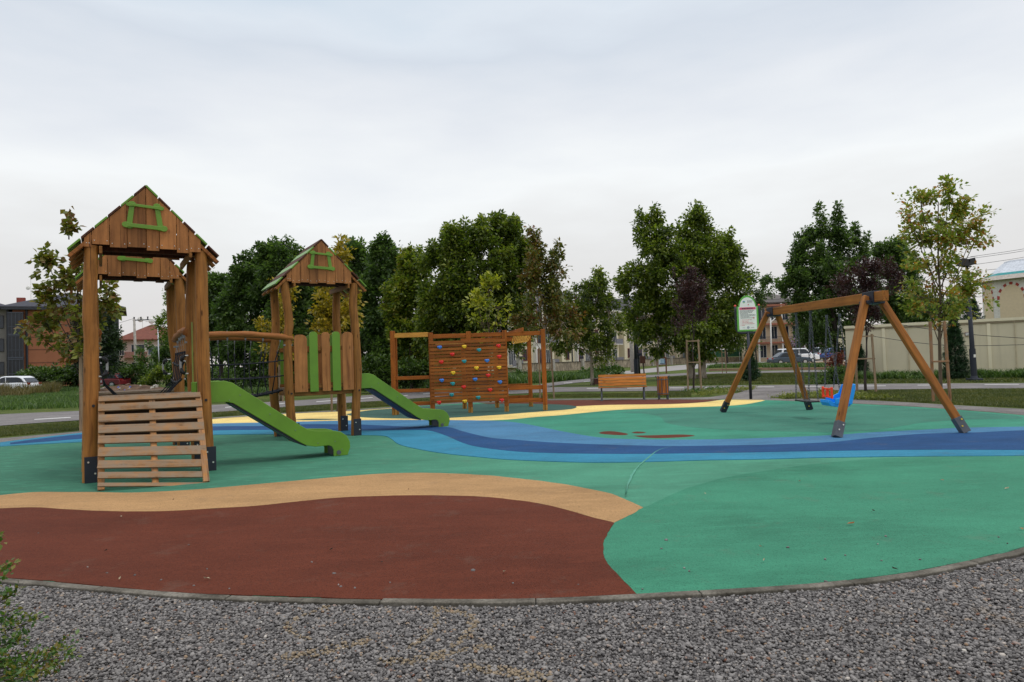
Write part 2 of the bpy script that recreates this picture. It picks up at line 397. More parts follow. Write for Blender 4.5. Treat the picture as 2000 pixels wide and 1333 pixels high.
# paths
P1U = [(-120, 818), (0, 809), (160, 802), (416, 790.5), (600, 780.5), (780, 767), (880, 761), (1000, 757), (1100, 756), (1200, 755.5), (1350, 754), (1480, 752), (1600, 751), (1750, 749), (2000, 748), (2150, 747)]
P1L = [(2150, 757), (2000, 758), (1750, 760), (1600, 762), (1480, 764), (1350, 763), (1200, 764), (1100, 765), (1000, 769), (880, 773), (780, 780), (600, 791.5), (416, 805), (160, 820), (0, 831), (-120, 842)]
sheet("path", gl(P1U, 4)+gl(P1L, 4), -.012, GRAVP)
P2U = [(1020, 757), (1090, 746), (1180, 737.5), (1300, 731), (1400, 726.5), (1640, 722.5), (1700, 722)]
P2L = [(1700, 725.5), (1640, 726), (1400, 730), (1300, 735.5), (1180, 742.5), (1100, 751), (1060, 757.5)]
sheet("path", gl(P2U, 4)+gl(P2L, 4), -.008, GRAVP)
mb = MB()
for (x0, y0, x1, y1, h) in [(67, 819.5, 138, 815.5, 1.2), (440, 796, 467, 793.4, 1.1), (543, 789.4, 556, 788, 1), (618, 785, 661, 781.6, 1), (704, 778.6, 728, 776.6, .9), (783, 773.6, 796, 772.6, .9), (826, 769.8, 842, 768.8, .9),
                            (895, 765.5, 925, 764, .8), (1146, 759, 1176, 758.6, .8), (1225, 758.6, 1255, 758, .8), (1308, 758, 1336, 757.8, .8), (1376, 757.2, 1412, 757, .8), (1472, 756, 1512, 755.8, .8), (1560, 755.2, 1604, 754.8, .8), (1677, 754.2, 1730, 753.8, .8), (1792, 752.6, 1848, 752, .8), (1923, 751.5, 1990, 750.8, .8),
                            (1101, 748.5, 1118, 747.4, .6), (1140, 746, 1154, 745, .5), (0-90, 828, -30, 824, 1.2)]:
    h *= .62; q = [G(x0, y0-h), G(x1, y1-h), G(x1, y1+h), G(x0, y0+h)]
    mb.add([(a[0], a[1], -.003) for a in q], [(0, 3, 2, 1)])
struct(mb.build("path_marking", PAINT))
sheet("road", gl([(1100, 733.5), (1250, 729), (1400, 717), (1520, 711), (1750, 707)], 4)+gl([(1750, 702), (1520, 705.5), (1400, 709), (1320, 714), (1200, 727), (1100, 730)], 4), -.016, ROADM)
sheet("parking_ground", g2([(1470, 715.5), (1560, 717), (1680, 712), (1760, 708), (1760, 704), (1500, 708)]), -.010, DIRT)
# low kerb along the road
kb = MB()
kp = [G(x, y) for x, y in ((1385, 724.5), (1480, 722.5), (1560, 722), (1640, 721.8), (1700, 721.5))]
for a, b in zip(kp[:-1], kp[1:]): kb.beam((a[0], a[1], .05), (b[0], b[1], .05), .3, .22)
struct(kb.build("road_kerb", m_plain("kerb_brown", S(150, 118, 98), .9)))
# rubber surface and its colour fields (real inlays, each 4 mm higher than the last)
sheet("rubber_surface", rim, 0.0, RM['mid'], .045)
jr = random.Random(77)
def ragged(pts, step=.05, amp=.0035):
    out = []; n = len(pts); w = 0.0
    for i in range(n):
        a, b = np.array(pts[i]), np.array(pts[(i+1) % n]); d_ = b-a; L = np.linalg.norm(d_)
        if L < 1e-6: continue
        near = np.linalg.norm((a+b)/2) < 9 and L < 1.2; k = max(1, int(L/step)) if near else 1; nn = np.array([-d_[1], d_[0]])/L
        for j in range(k):
            w = w*.6+jr.gauss(0, amp) if near else 0; out.append(a+d_*j/k+nn*w)
    return out
def field(name, pts, lay, key): pts = ragged(pts); return sheet(name, pts, .0012*lay+.0006, RM[key], .0012*lay+.003)
BT_L = [(0, 865), (80, 855), (162, 846)]            # outer line of blue at the left
TOPB = [(162, 846), (300, 835), (416, 828.5), (527, 826), (709, 821.8), (878, 821.6), (973, 823.4), (1023, 828.5), (1100, 844), (1169, 855.5), (1236, 859), (1338, 860), (1430, 858.6), (1501, 856.5), (1623, 851.4), (1704, 845.7), (1805, 840.6), (1873, 837), (2000, 834.6), (2150, 833)]
LOWB = [(2150, 889), (2000, 891), (1771, 892.5), (1602, 895), (1500, 897.7), (1371, 900), (1250, 903.4), (1135, 904), (1000, 899), (939, 894), (871, 887), (821, 879), (780, 869), (764, 858), (748, 852), (705, 850.5), (620, 849), (537, 849), (419, 850), (300, 856), (162, 864), (80, 868), (0, 872.7)]
def clipx(P): return [G(*q)[:2] for q in P]
xe = 10.4
left_cap = [np.array([-10.95, 12.9])]
GL = [(0, 872.7), (80, 868), (162, 864), (300, 857), (419, 851), (537, 850), (620, 850), (705, 851.5)]
# far fields
field("teal_field", gl([(878, 819), (974, 819), (1050, 814), (1101, 810), (1202, 800), (1287, 797), (1405, 793), (1457, 789), (1494, 783), (1602, 787), (1670, 790), (1771, 795), (1873, 802), (1995, 812)], 4)+[np.array((10.3, 12.6)), np.array((10.35, 11.6))]+gl([(2000, 836), (1805, 843), (1623, 855), (1501, 860), (1338, 864), (1169, 860), (1034, 833), (973, 826), (900, 824)], 4), 1, 'teal')
field("dull_green_field", gl([(1209, 806), (1262, 809), (1290, 815), (1301, 826), (1338, 833.5), (1405, 839), (1501, 842.5), (1636, 845), (1720, 839), (1771, 831), (1805, 826), (1873, 821), (2000, 818.5)], 5)+gl([(1990, 813), (1873, 804), (1771, 797), (1670, 792), (1602, 790), (1540, 789.5), (1450, 795.5), (1350, 799), (1250, 802)], 4), 2, 'dull')
field("yellow_field", gl([(330, 829), (416, 819.2), (500, 813), (577, 808), (672, 804), (740, 799.6), (800, 795.5)], 4)+gl([(860, 800), (1000, 800), (1064, 803), (1111, 799.5), (1127, 794), (1186, 791.6), (1304, 790), (1371, 786.6), (1408, 782), (1439, 781.4), (1489, 781.8)], 4)+gl([(1494, 783), (1457, 790), (1405, 794), (1287, 798), (1202, 801.4), (1101, 811), (1050, 814.8), (974, 821), (878, 821.8), (709, 821.7), (527, 826.4), (416, 829)], 4), 3, 'yellow')
field("far_red_field", gl([(935, 787.5), (992, 785.6), (1067, 782.6), (1169, 781.6), (1300, 781), (1408, 781)], 4)+gl([(1371, 786.6), (1304, 790), (1186, 791.6), (1127, 794), (1108, 792.5), (1067, 790.6), (1000, 789.6), (950, 789)], 4), 4, 'redfar')
field("dark_green_field", gl([(674, 810), (718, 802.5), (767, 798.6), (840, 794), (920, 790.5), (1000, 789), (1067, 790), (1108, 791.8), (1124, 794.5), (1125, 797), (1111, 800.4), (1064, 804), (1000, 809), (974, 811), (878, 817), (817, 818.5), (740, 817.4), (700, 815), (674, 810)], 6)[:-1], 5, 'blob')
field("far_dark_sliver", gl([(572, 820.5), (600, 818.8), (640, 818.6), (668, 819.4), (640, 820.8), (600, 821.4), (572, 820.5)], 4)[:-1], 4, 'blob')
# blue river
XT, XB, XD = [np.array((10.2, 11.2))], [np.array((8.42, 8.35))], [np.array((8.75, 8.75))]
field("blue_band_light", gl(BT_L[:2]+TOPB[:1], 4)[:-1]+gl(TOPB, 5)+XT+XB+gl(LOWB, 5), 6, 'tblue')
field("blue_band_upper", gl(TOPB, 5)+XT+[np.array((9.6, 10.2))]+gl([(2150, 850), (1906, 860), (1704, 870), (1500, 877), (1304, 880), (1169, 876), (1067, 872), (1000, 868), (930, 856), (878, 843), (838, 839), (787, 838), (600, 837), (419, 838), (300, 845), (162, 853)], 4), 7, 'lblue')
field("blue_band_dark", gl([(20, 866), (60, 860), (100, 855.5), (162, 849), (300, 839.5), (419, 834), (527, 833), (601, 829.8), (703, 830.5), (787, 834), (838, 835), (878, 836), (905, 844), (956, 856), (1000, 859.8), (1067, 865), (1169, 869.5), (1304, 872.7), (1401, 871.7), (1501, 870), (1623, 865), (1704, 856.5), (1805, 848.7), (1906, 846), (2000, 842), (2150, 838)], 5)+[np.array((9.95, 10.8))]+XD
      + gl([(2150, 880), (2000, 880.5), (1805, 880), (1602, 882.5), (1500, 884.5), (1338, 887), (1202, 888), (1067, 886), (1000, 882.5), (939, 875), (905, 866.6), (871, 852), (838, 842), (797, 841), (709, 842), (620, 841), (500, 840.8), (419, 842), (300, 849), (162, 858), (100, 863), (20, 869)], 5), 8, 'dblue')
# near fields
tip1, tip2 = (1256.6, 992), (1199, 1022)
TANT = [(0, 968), (67.5, 962), (135, 962), (192, 962), (257, 963), (338, 959.5), (405, 955), (507, 946), (601, 937.6), (736, 926.4), (838, 924.4), (939, 928.5), (1000, 934), (1084, 944), (1152, 956), (1202.6, 968), tip1]
TANB = [tip2, (1152, 1010), (1101, 995), (1050.6, 983.8), (1000, 977), (939, 971), (838, 968.6), (736, 969.6), (635, 975), (500, 989), (439, 992.6), (338, 998.7), (270, 1000), (203, 999), (135, 996), (67.5, 992), (0, 994)]
field("tan_field", gl(TANT)+gl(TANB)+[np.array(q) for q in ((-6.35, 7.05), (-6.9, 7.4))], 2, 'tan')
REDR = [tip2, (1182, 1052), (1178, 1072.5), (1184, 1098), (1209, 1125), (1243, 1160.5)]
nearL = [q for q in NEAR if q[0] <= 1200]
ins = grow(rim, -.0)
field("red_field", gl(TANB[::-1])+gl(REDR)[1:-1]+[q+np.array([0, -.004]) for q in gl([(1243, 1161)]+nearL[::-1], 4)]+[np.array(q) for q in ((-4.9, 5.65), (-5.9, 6.5))], 3, 'red')
nearR = [q for q in NEAR if q[0] >= 1243]
NGT = [tip2, tip1, (1297, 973), (1337.6, 956), (1405, 936), (1501, 919), (1602.6, 905.5), (1704, 897.5), (1771, 894.4), (1860, 893), (2000, 891), (2150, 889)]
field("near_green_field", gl(REDR[::-1])+gl(NGT)[1:]+[np.array(q) for q in ((8.35, 8.25), (7.0, 7.0), (5.2, 5.75))]+[q+np.array([0, -.003]) for q in gl(nearR[::-1], 4)], 1, 'green2')
for L in ([(1169, 846), (1180, 843.3), (1200, 843.4), (1226, 848), (1218, 850.6), (1195, 849.8), (1175, 848), (1169, 846)],
          [(1234, 845.2), (1245, 843.6), (1261, 845), (1255, 846.8), (1240, 847), (1234, 845.2)],
          [(1237, 851.5), (1290, 850.5), (1330, 849.4), (1357, 851.5), (1335, 854.5), (1290, 856.3), (1255, 855), (1237, 851.5)]):
    field("red_spot", gl(L, 5)[:-1], 2, 'red')
# faint pale arc where the seam was patched
aw = gl([(1221, 972), (1223, 955), (1229, 938), (1240, 918), (1262, 898), (1285, 881), (1312, 873)], 6)
aw2 = [p+np.array([.028, .015])*math.sin(math.pi*(i+.3)/(len(aw)+.6)) for i, p in enumerate(aw)]
field("pale_seam", aw+aw2[::-1], 9, 'scuff')
# kerb: concrete segments round the rubber
kb = MB(); ro = grow(rim, .004); r2 = grow(rim, .072)
cum = 0
segs = []; cur = [0]
for i in range(1, len(rim)+1):
    j = i % len(rim); cum += np.linalg.norm(rim[j]-rim[i-1]); cur.append(i)
    if cum > .92: segs.append(cur); cur = [i]; cum = 0
segs.append(cur)
rng = random.Random(4)
for sg in segs:
    dz = rng.uniform(-.004, .004); ztop = .004+dz; n = len(rim); a = [ro[i % n] for i in sg]; b = [r2[i % n]*1.0 for i in sg]
    if len(sg) < 2: continue
    # leave a thin joint at the ends
    a[-1] = a[-1]*.985+a[-2]*.015 if np.linalg.norm(a[-1]-a[-2]) > .2 else a[-1]*.93+a[-2]*.07
    b[-1] = b[-1]*.985+b[-2]*.015 if np.linalg.norm(b[-1]-b[-2]) > .2 else b[-1]*.93+b[-2]*.07
    jx = rng.uniform(-.003, .003)
    poly = [(p[0], p[1]) for p in a]+[(p[0], p[1]+jx) for p in b[::-1]]
    kb.prism(poly, -.05, ztop, lambda x, y, t: (x, y, t))
struct(kb.build("rubber_edge_kerb", KERBM, None, .006))
# loose stones in the foreground bed
rs = np.random.RandomState(3)
ico_v = []; ph = (1+5**.5)/2
for a in (-1, 1):
    for b in (-ph, ph): ico_v += [(0, a, b), (a, b, 0), (b, 0, a)]
ico_v = np.array(ico_v)/np.linalg.norm(ico_v[0])
from itertools import combinations
ico_f = [t_ for t_ in combinations(range(12), 3) if all(np.linalg.norm(ico_v[t_[i]]-ico_v[t_[j]]) < 1.06 for i, j in ((0, 1), (1, 2), (0, 2)))]
ico_f = [t_ if np.dot(np.cross(ico_v[t_[1]]-ico_v[t_[0]], ico_v[t_[2]]-ico_v[t_[0]]), ico_v[t_[0]]) > 0 else (t_[0], t_[2], t_[1]) for t_ in ico_f]
ico_f = np.array(ico_f)
kout = grow(rim, .10)
N = 620000
P = np.column_stack([rs.uniform(-7.2, 7.2, N), rs.uniform(2.2, 7.2, N)])
P = P[(np.abs(P[:, 0]) < P[:, 1]*.95+1.2)]
P = P[(np.abs(P[:, 0]) < P[:, 1]*.80+.25) | (rs.rand(len(P)) < .4)]
P = P[rs.rand(len(P)) < np.clip(1.6-P[:, 1]*.16, .45, 1)]
P = P[~inpoly(P, kout)]
P = P[:150000]
n0 = len(P); kr = [kout[i] for i in range(len(kout)) if kout[i][1] < 6.6]
st_in = np.array([np.array(kr[rs.randint(len(kr))])*1.0+np.array([rs.normal(0, .35), abs(rs.normal(0, .45))+.12]) for _ in range(34)])
P = np.concatenate([P, st_in]); n = len(P)
sz = rs.uniform(.0055, .0105, n)*(1+.6*(rs.rand(n) > .95))*(1+.10*np.clip(P[:, 1]-3.5, 0, 4))
sc = np.stack([rs.uniform(.85, 1.5, n), rs.uniform(.75, 1.1, n), rs.uniform(.5, .85, n)], 1)*sz[:, None]
V = ico_v[None]*sc[:, None, :]*rs.uniform(.72, 1.2, (n, 12, 1))
an = rs.uniform(0, 6.283, n); tl = rs.normal(0, .65, n)
ct, st_ = np.cos(tl)[:, None], np.sin(tl)[:, None]
y_, z_ = V[:, :, 1]*ct-V[:, :, 2]*st_, V[:, :, 1]*st_+V[:, :, 2]*ct
ca, sa = np.cos(an)[:, None], np.sin(an)[:, None]
X = V[:, :, 0]*ca-y_*sa; Yv = V[:, :, 0]*sa+y_*ca
zc = -.021+rs.uniform(0, .017, n)**1.0
zc[n0:] = .005
V = np.stack([X+P[:, 0:1], Yv+P[:, 1:2], z_+zc[:, None]], 2).reshape(-1, 3)
Fc = (ico_f[None]+(np.arange(n)*12)[:, None, None]).reshape(-1, 3)
def b_stone(t, p, o):
    ri = island(t)
    c = ramp(t, ri, [(0, S(66, 63, 62)), (.3, S(98, 94, 92)), (.6, S(116, 112, 109)), (.93, S(138, 133, 129)), (.97, S(146, 124, 100)), (.985, S(106, 66, 52)), (1, S(186, 180, 170))])
    Pw = world_pos(t)
    sand = noise(t, node(t, 'ShaderNodeMapping', {'Vector': Pw, 'Scale': (1, 1, .01)}).outputs[0], 1.3, 5, .7)
    c = mix(t, ramp(t, sand, [(.60, gray(0)), (.68, gray(.35))]), c, S(140, 122, 100))
    t.links.new(c, p.inputs['Base Color']); p.inputs['Roughness'].default_value = .85
    bump(t, p, noise(t, Pw, 260, 3, .7), .5, .003)
g = fast_mesh("gravel", V, Fc, [mat("gravel_stone", b_stone), m_plain("sandy_stone", S(132, 117, 96), .9, var=.25, scale=40)])
# stones dusted with sand along a few curved wheel and shovel marks
near_arc = np.zeros(n, bool)
for L, wd in (([(640, 1182), (585, 1203), (560, 1220), (580, 1238), (600, 1246)], .02), ([(850, 1180), (880, 1190), (915, 1200), (922, 1220), (900, 1248), (850, 1275), (770, 1290)], .022), ([(848, 1184), (850, 1215), (830, 1240), (800, 1262)], .018), ([(560, 1278), (620, 1270), (660, 1262), (720, 1248)], .035), ([(745, 1285), (800, 1290), (900, 1268), (960, 1258)], .028), ([(920, 1300), (1000, 1310), (1060, 1322)], .04)):
    for q in gl(L, 14):
        near_arc |= (np.hypot(P[:, 0]-q[0], P[:, 1]-q[1]) < wd*rs.uniform(.2, 1.5, n))
near_arc &= rs.rand(n) < .62
g.data.polygons.foreach_set('material_index', np.repeat(near_arc.astype(np.int32), 20))
stuff(g, "loose grey gravel stones in the foreground bed", "gravel")
# few stray leaves and chips on the rubber
LEAFDRY = m_plain("dry_leaf", S(150, 96, 52), .8)
LEAFPALE = m_plain("pale_leaf", S(160, 148, 122), .8)
LEAFDK = m_plain("dark_leaf", S(64, 46, 34), .8)
def fallen(x, y, s_, m, label, rz):
    q = G(x, y, .012); s_ *= .62
    o = MB().add([(-.5*s_, 0, .004), (-.1*s_, .2*s_, .012), (.5*s_, 0, .006), (-.05*s_, -.22*s_, .011), (.62*s_, .02*s_, .018)], [(0, 1, 2), (0, 2, 3), (1, 4, 2)]).build("fallen_leaf", m, fixn=False)
    place(o, q, rz); tag(o, label, "leaf", "fallen leaves on the rubber surface")
for i, (x, y, s_, m, lb) in enumerate([(1661, 1024, .09, LEAFDRY, "orange brown dry leaf in the middle of the near right green"), (1995, 1034, .09, LEAFDRY, "orange leaf at the right frame edge on the green"), (1749, 1113, .05, LEAFDK, "dark curled leaf near the kerb at right"),
        (1562, 941, .07, LEAFPALE, "pale leaf left of the other pale one on the upper green"), (1839, 939, .07, LEAFPALE, "pale leaf on green below the far right swing foot"), (1966, 955.5, .08, LEAFPALE, "pale leaf on green close to the right frame edge"), (1377, 965, .07, LEAFPALE, "pale leaf just right of the tan tip"),
        (1707, 999, .035, LEAFDK, "small dark chip right of the orange leaf"), (1701, 895.5, .05, LEAFDK, "dark chip on the lower edge of the blue band"), (745, 1100, .045, LEAFDK, "dark chip in the centre of the brown field"), (646, 1075, .04, LEAFDK, "dark chip left of centre on the brown field"), (234, 1132, .05, LEAFPALE, "pale chip near the left kerb on brown"),
        (405, 1131.5, .07, LEAFPALE, "pale sliver near the kerb on brown field"), (985, 1118, .06, LEAFPALE, "pale scuff chip right of centre on brown field"), (236, 1010, .07, LEAFPALE, "pale chip on brown just below the tan band"), (206, 1077, .035, LEAFDK, "dark chip on brown left of the ramp line"), (875, 929, .05, LEAFDK, "dark chip on the tan band top edge"), (1486, 1069, .035, LEAFPALE, "tiny white chip on the near right green"), (798, 957, .04, LEAFDK, "dark chip on the tan band centre"), (338, 977, .04, LEAFDK, "dark chip on the tan band before the ramp"), (1492, 1096, .04, LEAFPALE, "pinkish chip low on the near right green")]):
    fallen(x, y, s_, m, lb, i*1.3)
# ================================================================== PLAY TOWERS
TH = R(31.1)
TU = np.array([math.cos(TH), math.sin(TH), 0]); TV = np.array([-math.sin(TH), math.cos(TH), 0])
TA = np.array([-5.306, 9.881, 0]); TB = TA+TV*3.11; TC = TB+TU*3.27
DECK = 1.10
def log_post(parent, x, y, path, seed, rad=.086):
    """crooked peeled log; path: list of (dx, dy, z)"""
    r = random.Random(seed); pts = []; rads = []
    sp = smooth_line([(x+a, y+b, c) for a, b, c in path], 5)
    for i, q in enumerate(sp):
        pts.append(q); rads.append(rad*(1.06-.10*i/len(sp))*(1+r.uniform(-.02, .02)))
    mb = MB(); mb.tube(pts, rads, 14)
    o = mb.build("post", WOOD, parent, 0, True)
    e = o.modifiers.new('edge', 'EDGE_SPLIT'); e.split_angle = R(60)
    return o
def shoe(post, x, y, sgn=-1, h=.34):
    mb = MB(); m2 = MB()
    mb.box((x, y+sgn*.093, h/2), (.16, .012, h))
    mb.box((x+.076, y+sgn*.06, h/2), (.012, .06, h))
    o = mb.build("steel_shoe", NAVY, post, .002)
    bolt1(o, (x-.035, y+sgn*.098, h-.07), (0, sgn*.01, 0), .012); bolt1(o, (x+.04, y+sgn*.098, .12), (0, sgn*.01, 0), .012)
def dot(mb, x, y, z, dirn, r=.014):
    mb.tube([(x, y, z), (x+dirn[0]*.012, y+dirn[1]*.012, z+dirn[2]*.012)], r, 8)
def bolt1(parent, p0, d_, r, m=None, name="bolt"):
    p0 = Vector(p0); MB().tube([p0, p0+Vector(d_)], r, 8).build(name, m or BOLT, parent)
def picket_outline(w, z0, z1):
    c = w*.32
    return [(-w/2, z0), (w/2, z0), (w/2, z1-c), (w/2-c*.35, z1-c*.35), (w*.16, z1), (-w*.16, z1), (-w/2+c*.35, z1-c*.35), (-w/2, z1-c)]
SL_TOP = [(.60, 1.25), (.98, 1.26), (1.10, 1.225), (1.20, 1.15), (2.10, .505), (2.18, .455), (2.28, .425), (2.60, .40), (2.70, .375), (2.79, .31), (2.84, .21), (2.845, .12), (2.80, .0)]
SL_BOT = [(2.575, .0), (2.575, .10), (2.55, .155), (2.50, .178), (2.30, .175), (2.16, .205), (2.05, .27), (1.10, .925), (1.02, .945), (.60, .95)]
def slide(parent, y0):
    s = bpy.data.objects.new("slide", None); COL.objects.link(s); s.parent = parent
    for sy in (-.30, .22):
        MB().prism(SL_TOP+SL_BOT, 0, .028, lambda a, b, t, sy=sy: (a, y0+sy+t, b)).build("side_panel", GREEN, s, .006)
    # chute bed
    bed = [(.60, 1.075), (1.06, 1.065), (1.16, 1.01), (2.10, .335), (2.22, .29), (2.62, .275), (2.70, .26)]
    pts = smooth_line([(a, b) for a, b in bed], 3)
    poly = [(p[0], p[1]) for p in pts]+[(p[0], p[1]-.02) for p in pts[::-1]]
    MB().prism(poly, y0-.272, y0+.22, lambda a, b, t: (a, t, b)).build("chute", m_plain("steel_chute", S(150, 156, 160), .3, .9), s)
    poly2 = [(1.10, .935), (2.05, .28), (2.16, .215), (2.16, .19), (2.03, .245), (1.06, .915)]
    MB().prism(poly2, y0-.27, y0+.21, lambda a, b, t: (a, t, b)).build("underside", NAVY, s)
    for a, b in ((.74, 1.10), (1.20, 1.04), (1.62, .73), (1.99, .46), (2.33, .23), (2.60, .235), (2.71, .10), (1.05, .97)): bolt1(s, (a, y0-.30, b), (0, -.008, 0), .007, NETSTEEL)
    bolt1(s, (2.655, y0-.302, .055), (0, -.014, 0), .036, DARKSTEEL)
    MB().box((2.63, y0-.03, .10), (.02, .46, .2)).build("support_box", DARKSTEEL, s)
def tower(name, label, origin, seed, fence_front, fence_back, has_slide, posts, deck=DECK):
    r = random.Random(seed)
    t = thing(name, label, "play tower", origin, TH, "wooden play towers with gabled roofs")
    W, D = .68, .565
    shoes = {0: (-1,), 1: (-1,), 2: (-1,), 3: (-1,)}
    for i, (sx, sy) in enumerate(((-1, -1), (1, -1), (-1, 1), (1, 1))):
        p = log_post(t, sx*W, sy*D, posts[i], seed*10+i)
        bx = sx*W+posts[i][0][0]; by = sy*D+posts[i][0][1]
        shoe(p, bx+.02, by, -1)
        mb = MB()
        for z in (deck-.10,): dot(mb, sx*W+.03, sy*D-.085, z, (0, -1, 0), .020)
        mb.build("bolt_cap", BLACKP, p)
    # deck: boards along local x with end beams
    mb = MB(); n = 8
    for k in range(n):
        y = -D-.02+(2*D+.04)*(k+.5)/n
        mb.box((0, y, deck-.018-r.uniform(0, .002)), (1.30, (2*D+.04)/n-.008, .036))
    mb.build("platform", WOODP, t, .003)
    for sy in (-1, 1):
        part_beam("platform_beam", (-.60, sy*(D-.03), deck-.10), (.60, sy*(D-.03), deck-.10), .05, .12, WOOD, t)
    for sx in (-1, 1):
        part_beam("platform_beam", (sx*(W-.06), -D+.08, deck-.10), (sx*(W-.06), D-.08, deck-.10), .05, .12, WOOD, t)
    # roof -----------------------------------------------------------
    PK, EX, EZ = 4.005, .93, 3.06      # ridge height, eave half width and height (top of planks)
    rf = bpy.data.objects.new("roof", None); COL.objects.link(rf); rf.parent = t
    sl = Vector((EX, 0, EZ-PK)); Ls = sl.length; du = sl/Ls; nrm = Vector((-du.z, 0, du.x))
    GY = .62
    for side in (-1, 1):
        for k in range(6):
            a0 = .012+Ls*k/6; a1 = Ls*(k+1)/6-.010
            green = (k % 2 == (0 if side > 0 else 1)) if seed != 3 else (k % 2 == 1)
            d_ = Vector((du.x*side, 0, du.z)); nn = Vector((nrm.x*side, 0, nrm.z))
            if nn.z < 0: nn = -nn
            c0 = Vector((0, 0, PK))+d_*(a0+a1)/2-nn*.013
            mb = MB(); M = Matrix((d_, Vector((0, 1, 0)), d_.cross(Vector((0, 1, 0))))).transposed()
            mb.box(c0, (a1-a0, 2*GY+.10+r.uniform(-.02, .02), .026), M)
            o = mb.build("roof_plank", GREEN if green else WOODD, rf, .004)
        # rafters below planks
        for j, y in enumerate((-GY+.02, -.22, .20, GY-.02)):
            d_ = Vector((du.x*side, 0, du.z)); nn = Vector((abs(nrm.x)*side, 0, abs(nrm.z)))
            p0 = Vector((0, y, PK))-nn*.085+d_*.05; p1 = p0+d_*(Ls+.00)
            part_beam("rafter", p0, p1, .045, .115, WOODX if j == 0 else WOOD, rf, (0, 1, 0), .006)
    # tie beams and purlins (dark underside)
    for y, z_ in ((-.44, 3.13), (.46, 3.22)):
        part_beam("tie_beam", (-.76, y, z_), (.76, y, z_), .05, .10, WOODU, rf)
    for sx in (-1, 1):
        part_beam("purlin", (sx*.545, -.66, 3.07), (sx*.545, .66, 3.07), .04, .10, WOOD, rf)
    # gables ----------------------------------------------------------
    for sgn in (-1, 1):
        gb = bpy.data.objects.new("gable", None); COL.objects.link(gb); gb.parent = rf
        edges = [-.735, -.645, -.44, -.235, -.005, .155, .37, .525, .68] if seed != 3 else [-.70, -.60, -.43, -.26, -.085, .085, .265, .44, .60]
        bots = [3.10, 3.14, 3.11, 3.125, 3.09, 3.12, 3.08, 3.10] if seed != 3 else [3.12, 3.09, 3.11, 3.09, 3.11, 3.09, 3.12, 3.11]
        if sgn > 0: bots = [q+.09+.04*(i % 2) for i, q in enumerate(bots)]
        mb = MB()
        top = lambda x: PK-.045-abs(x)*(PK-EZ)/EX
        for k in range(8):
            x0, x1 = edges[k]+.004, edges[k+1]-.004; b = bots[k]
            if x0 < 0 < x1: poly = [(x0, b), (x1, b), (x1, top(x1)), (0, top(0)), (x0, top(x0))]
            else: poly = [(x0, b), (x1, b), (x1, top(x1)), (x0, top(x0))]
            yy = sgn*(GY+.018)
            mb.prism(poly, yy, yy+sgn*.024, lambda a, c, q: (a, q, c))
            for e in (.03, -.03):
                x = (edges[k] if e > 0 else edges[k+1])+e
                mb.tube([(x, sgn*(GY+.042), b+.05), (x, sgn*(GY+.046), b+.05)], .006, 6, True, 1)
        bd = mb.build("gable_boards", [WOODZ, BOLT], gb, .004)
        # green ornament: four rough planks crossing at the corners
        yy = sgn*(GY+.044); f = lambda a, c, q: (a, q, c)
        def strip(pts): MB()
        mo = MB()
        def plank(p0, p1, w0, w1, t0):
            p0 = np.array(p0); p1 = np.array(p1); d2 = (p1-p0)/np.linalg.norm(p1-p0); n2 = np.array([-d2[1], d2[0]])
            prof = [(-.0, .35), (.03, 1.0), (.09, 1.25), (.16, .8), (.5, .82), (.84, .8), (.91, 1.2), (.97, 1.0), (1.0, .35)]
            L_ = []; Rr = []
            for s_, k_ in prof:
                c = p0+(p1-p0)*s_; w = (w0+(w1-w0)*s_)*k_/2
                L_.append(tuple(c+n2*w)); Rr.append(tuple(c-n2*w))
            mo.prism(L_+Rr[::-1], yy+sgn*t0, yy+sgn*(t0+.016), f)
        plank((-.215, 3.375), (-.165, 3.75), .088, .075, 0)
        plank((.175, 3.365), (.125, 3.745), .088, .075, 0)
        plank((-.295, 3.425), (.255, 3.395), .065, .07, .0162)
        plank((-.245, 3.705), (.215, 3.675), .045, .05, .0162)
        mo.build("window_ornament", GREEN, bd, .004)
    # fences ------------------------------------------------------------
    def fence(y, sgn):
        fo = bpy.data.objects.new("fence_panel", None); COL.objects.link(fo); fo.parent = t
        spec = [(-.45, .255, 0, .0), (-.195, .165, 1, .06), (.05, .165, 0, .05), (.26, .165, 1, .06), (.50, .225, 0, .05)]
        if sgn > 0: spec = [(a, w, 1-c, d_) for a, w, c, d_ in spec]
        for a, w, c, d_ in spec:
            poly = picket_outline(w, .935, 2.07+d_)
            MB().prism(poly, 0, .03, lambda q, z, tt, a=a: (a+q, y+sgn*tt, z)).build("picket", GREEN if c else WOODZ, fo, .004)
        for z in (1.04, 1.80):
            part_beam("rail", (-.60, y-sgn*.03, z), (.62, y-sgn*.03, z), .05, .09, WOOD, fo)
        MB().box((.60, y-sgn*.01, 1.815), (.05, .03, .13)).build("bracket", NETSTEEL, fo, .003)
    if fence_front: fence(-.60, -1)
    if fence_back: fence(.60, 1)
    if has_slide: slide(t, -.14)
    return t
std = [[(-.02, -.03, 0), (0, 0, 1.1), (.015, .0, 1.9), (.0, 0, 2.2), (.03, 0, 3.13)],
       [(.045, -.02, 0), (.02, 0, 1.1), (.01, 0, 2.0), (.01, 0, 3.13)],
       [(-.05, .03, 0), (-.02, 0, 1.2), (.02, 0, 2.0), (.0, 0, 3.13)],
       [(.05, .03, 0), (.0, 0, 1.2), (-.02, 0, 2.2), (.02, 0, 3.13)]]
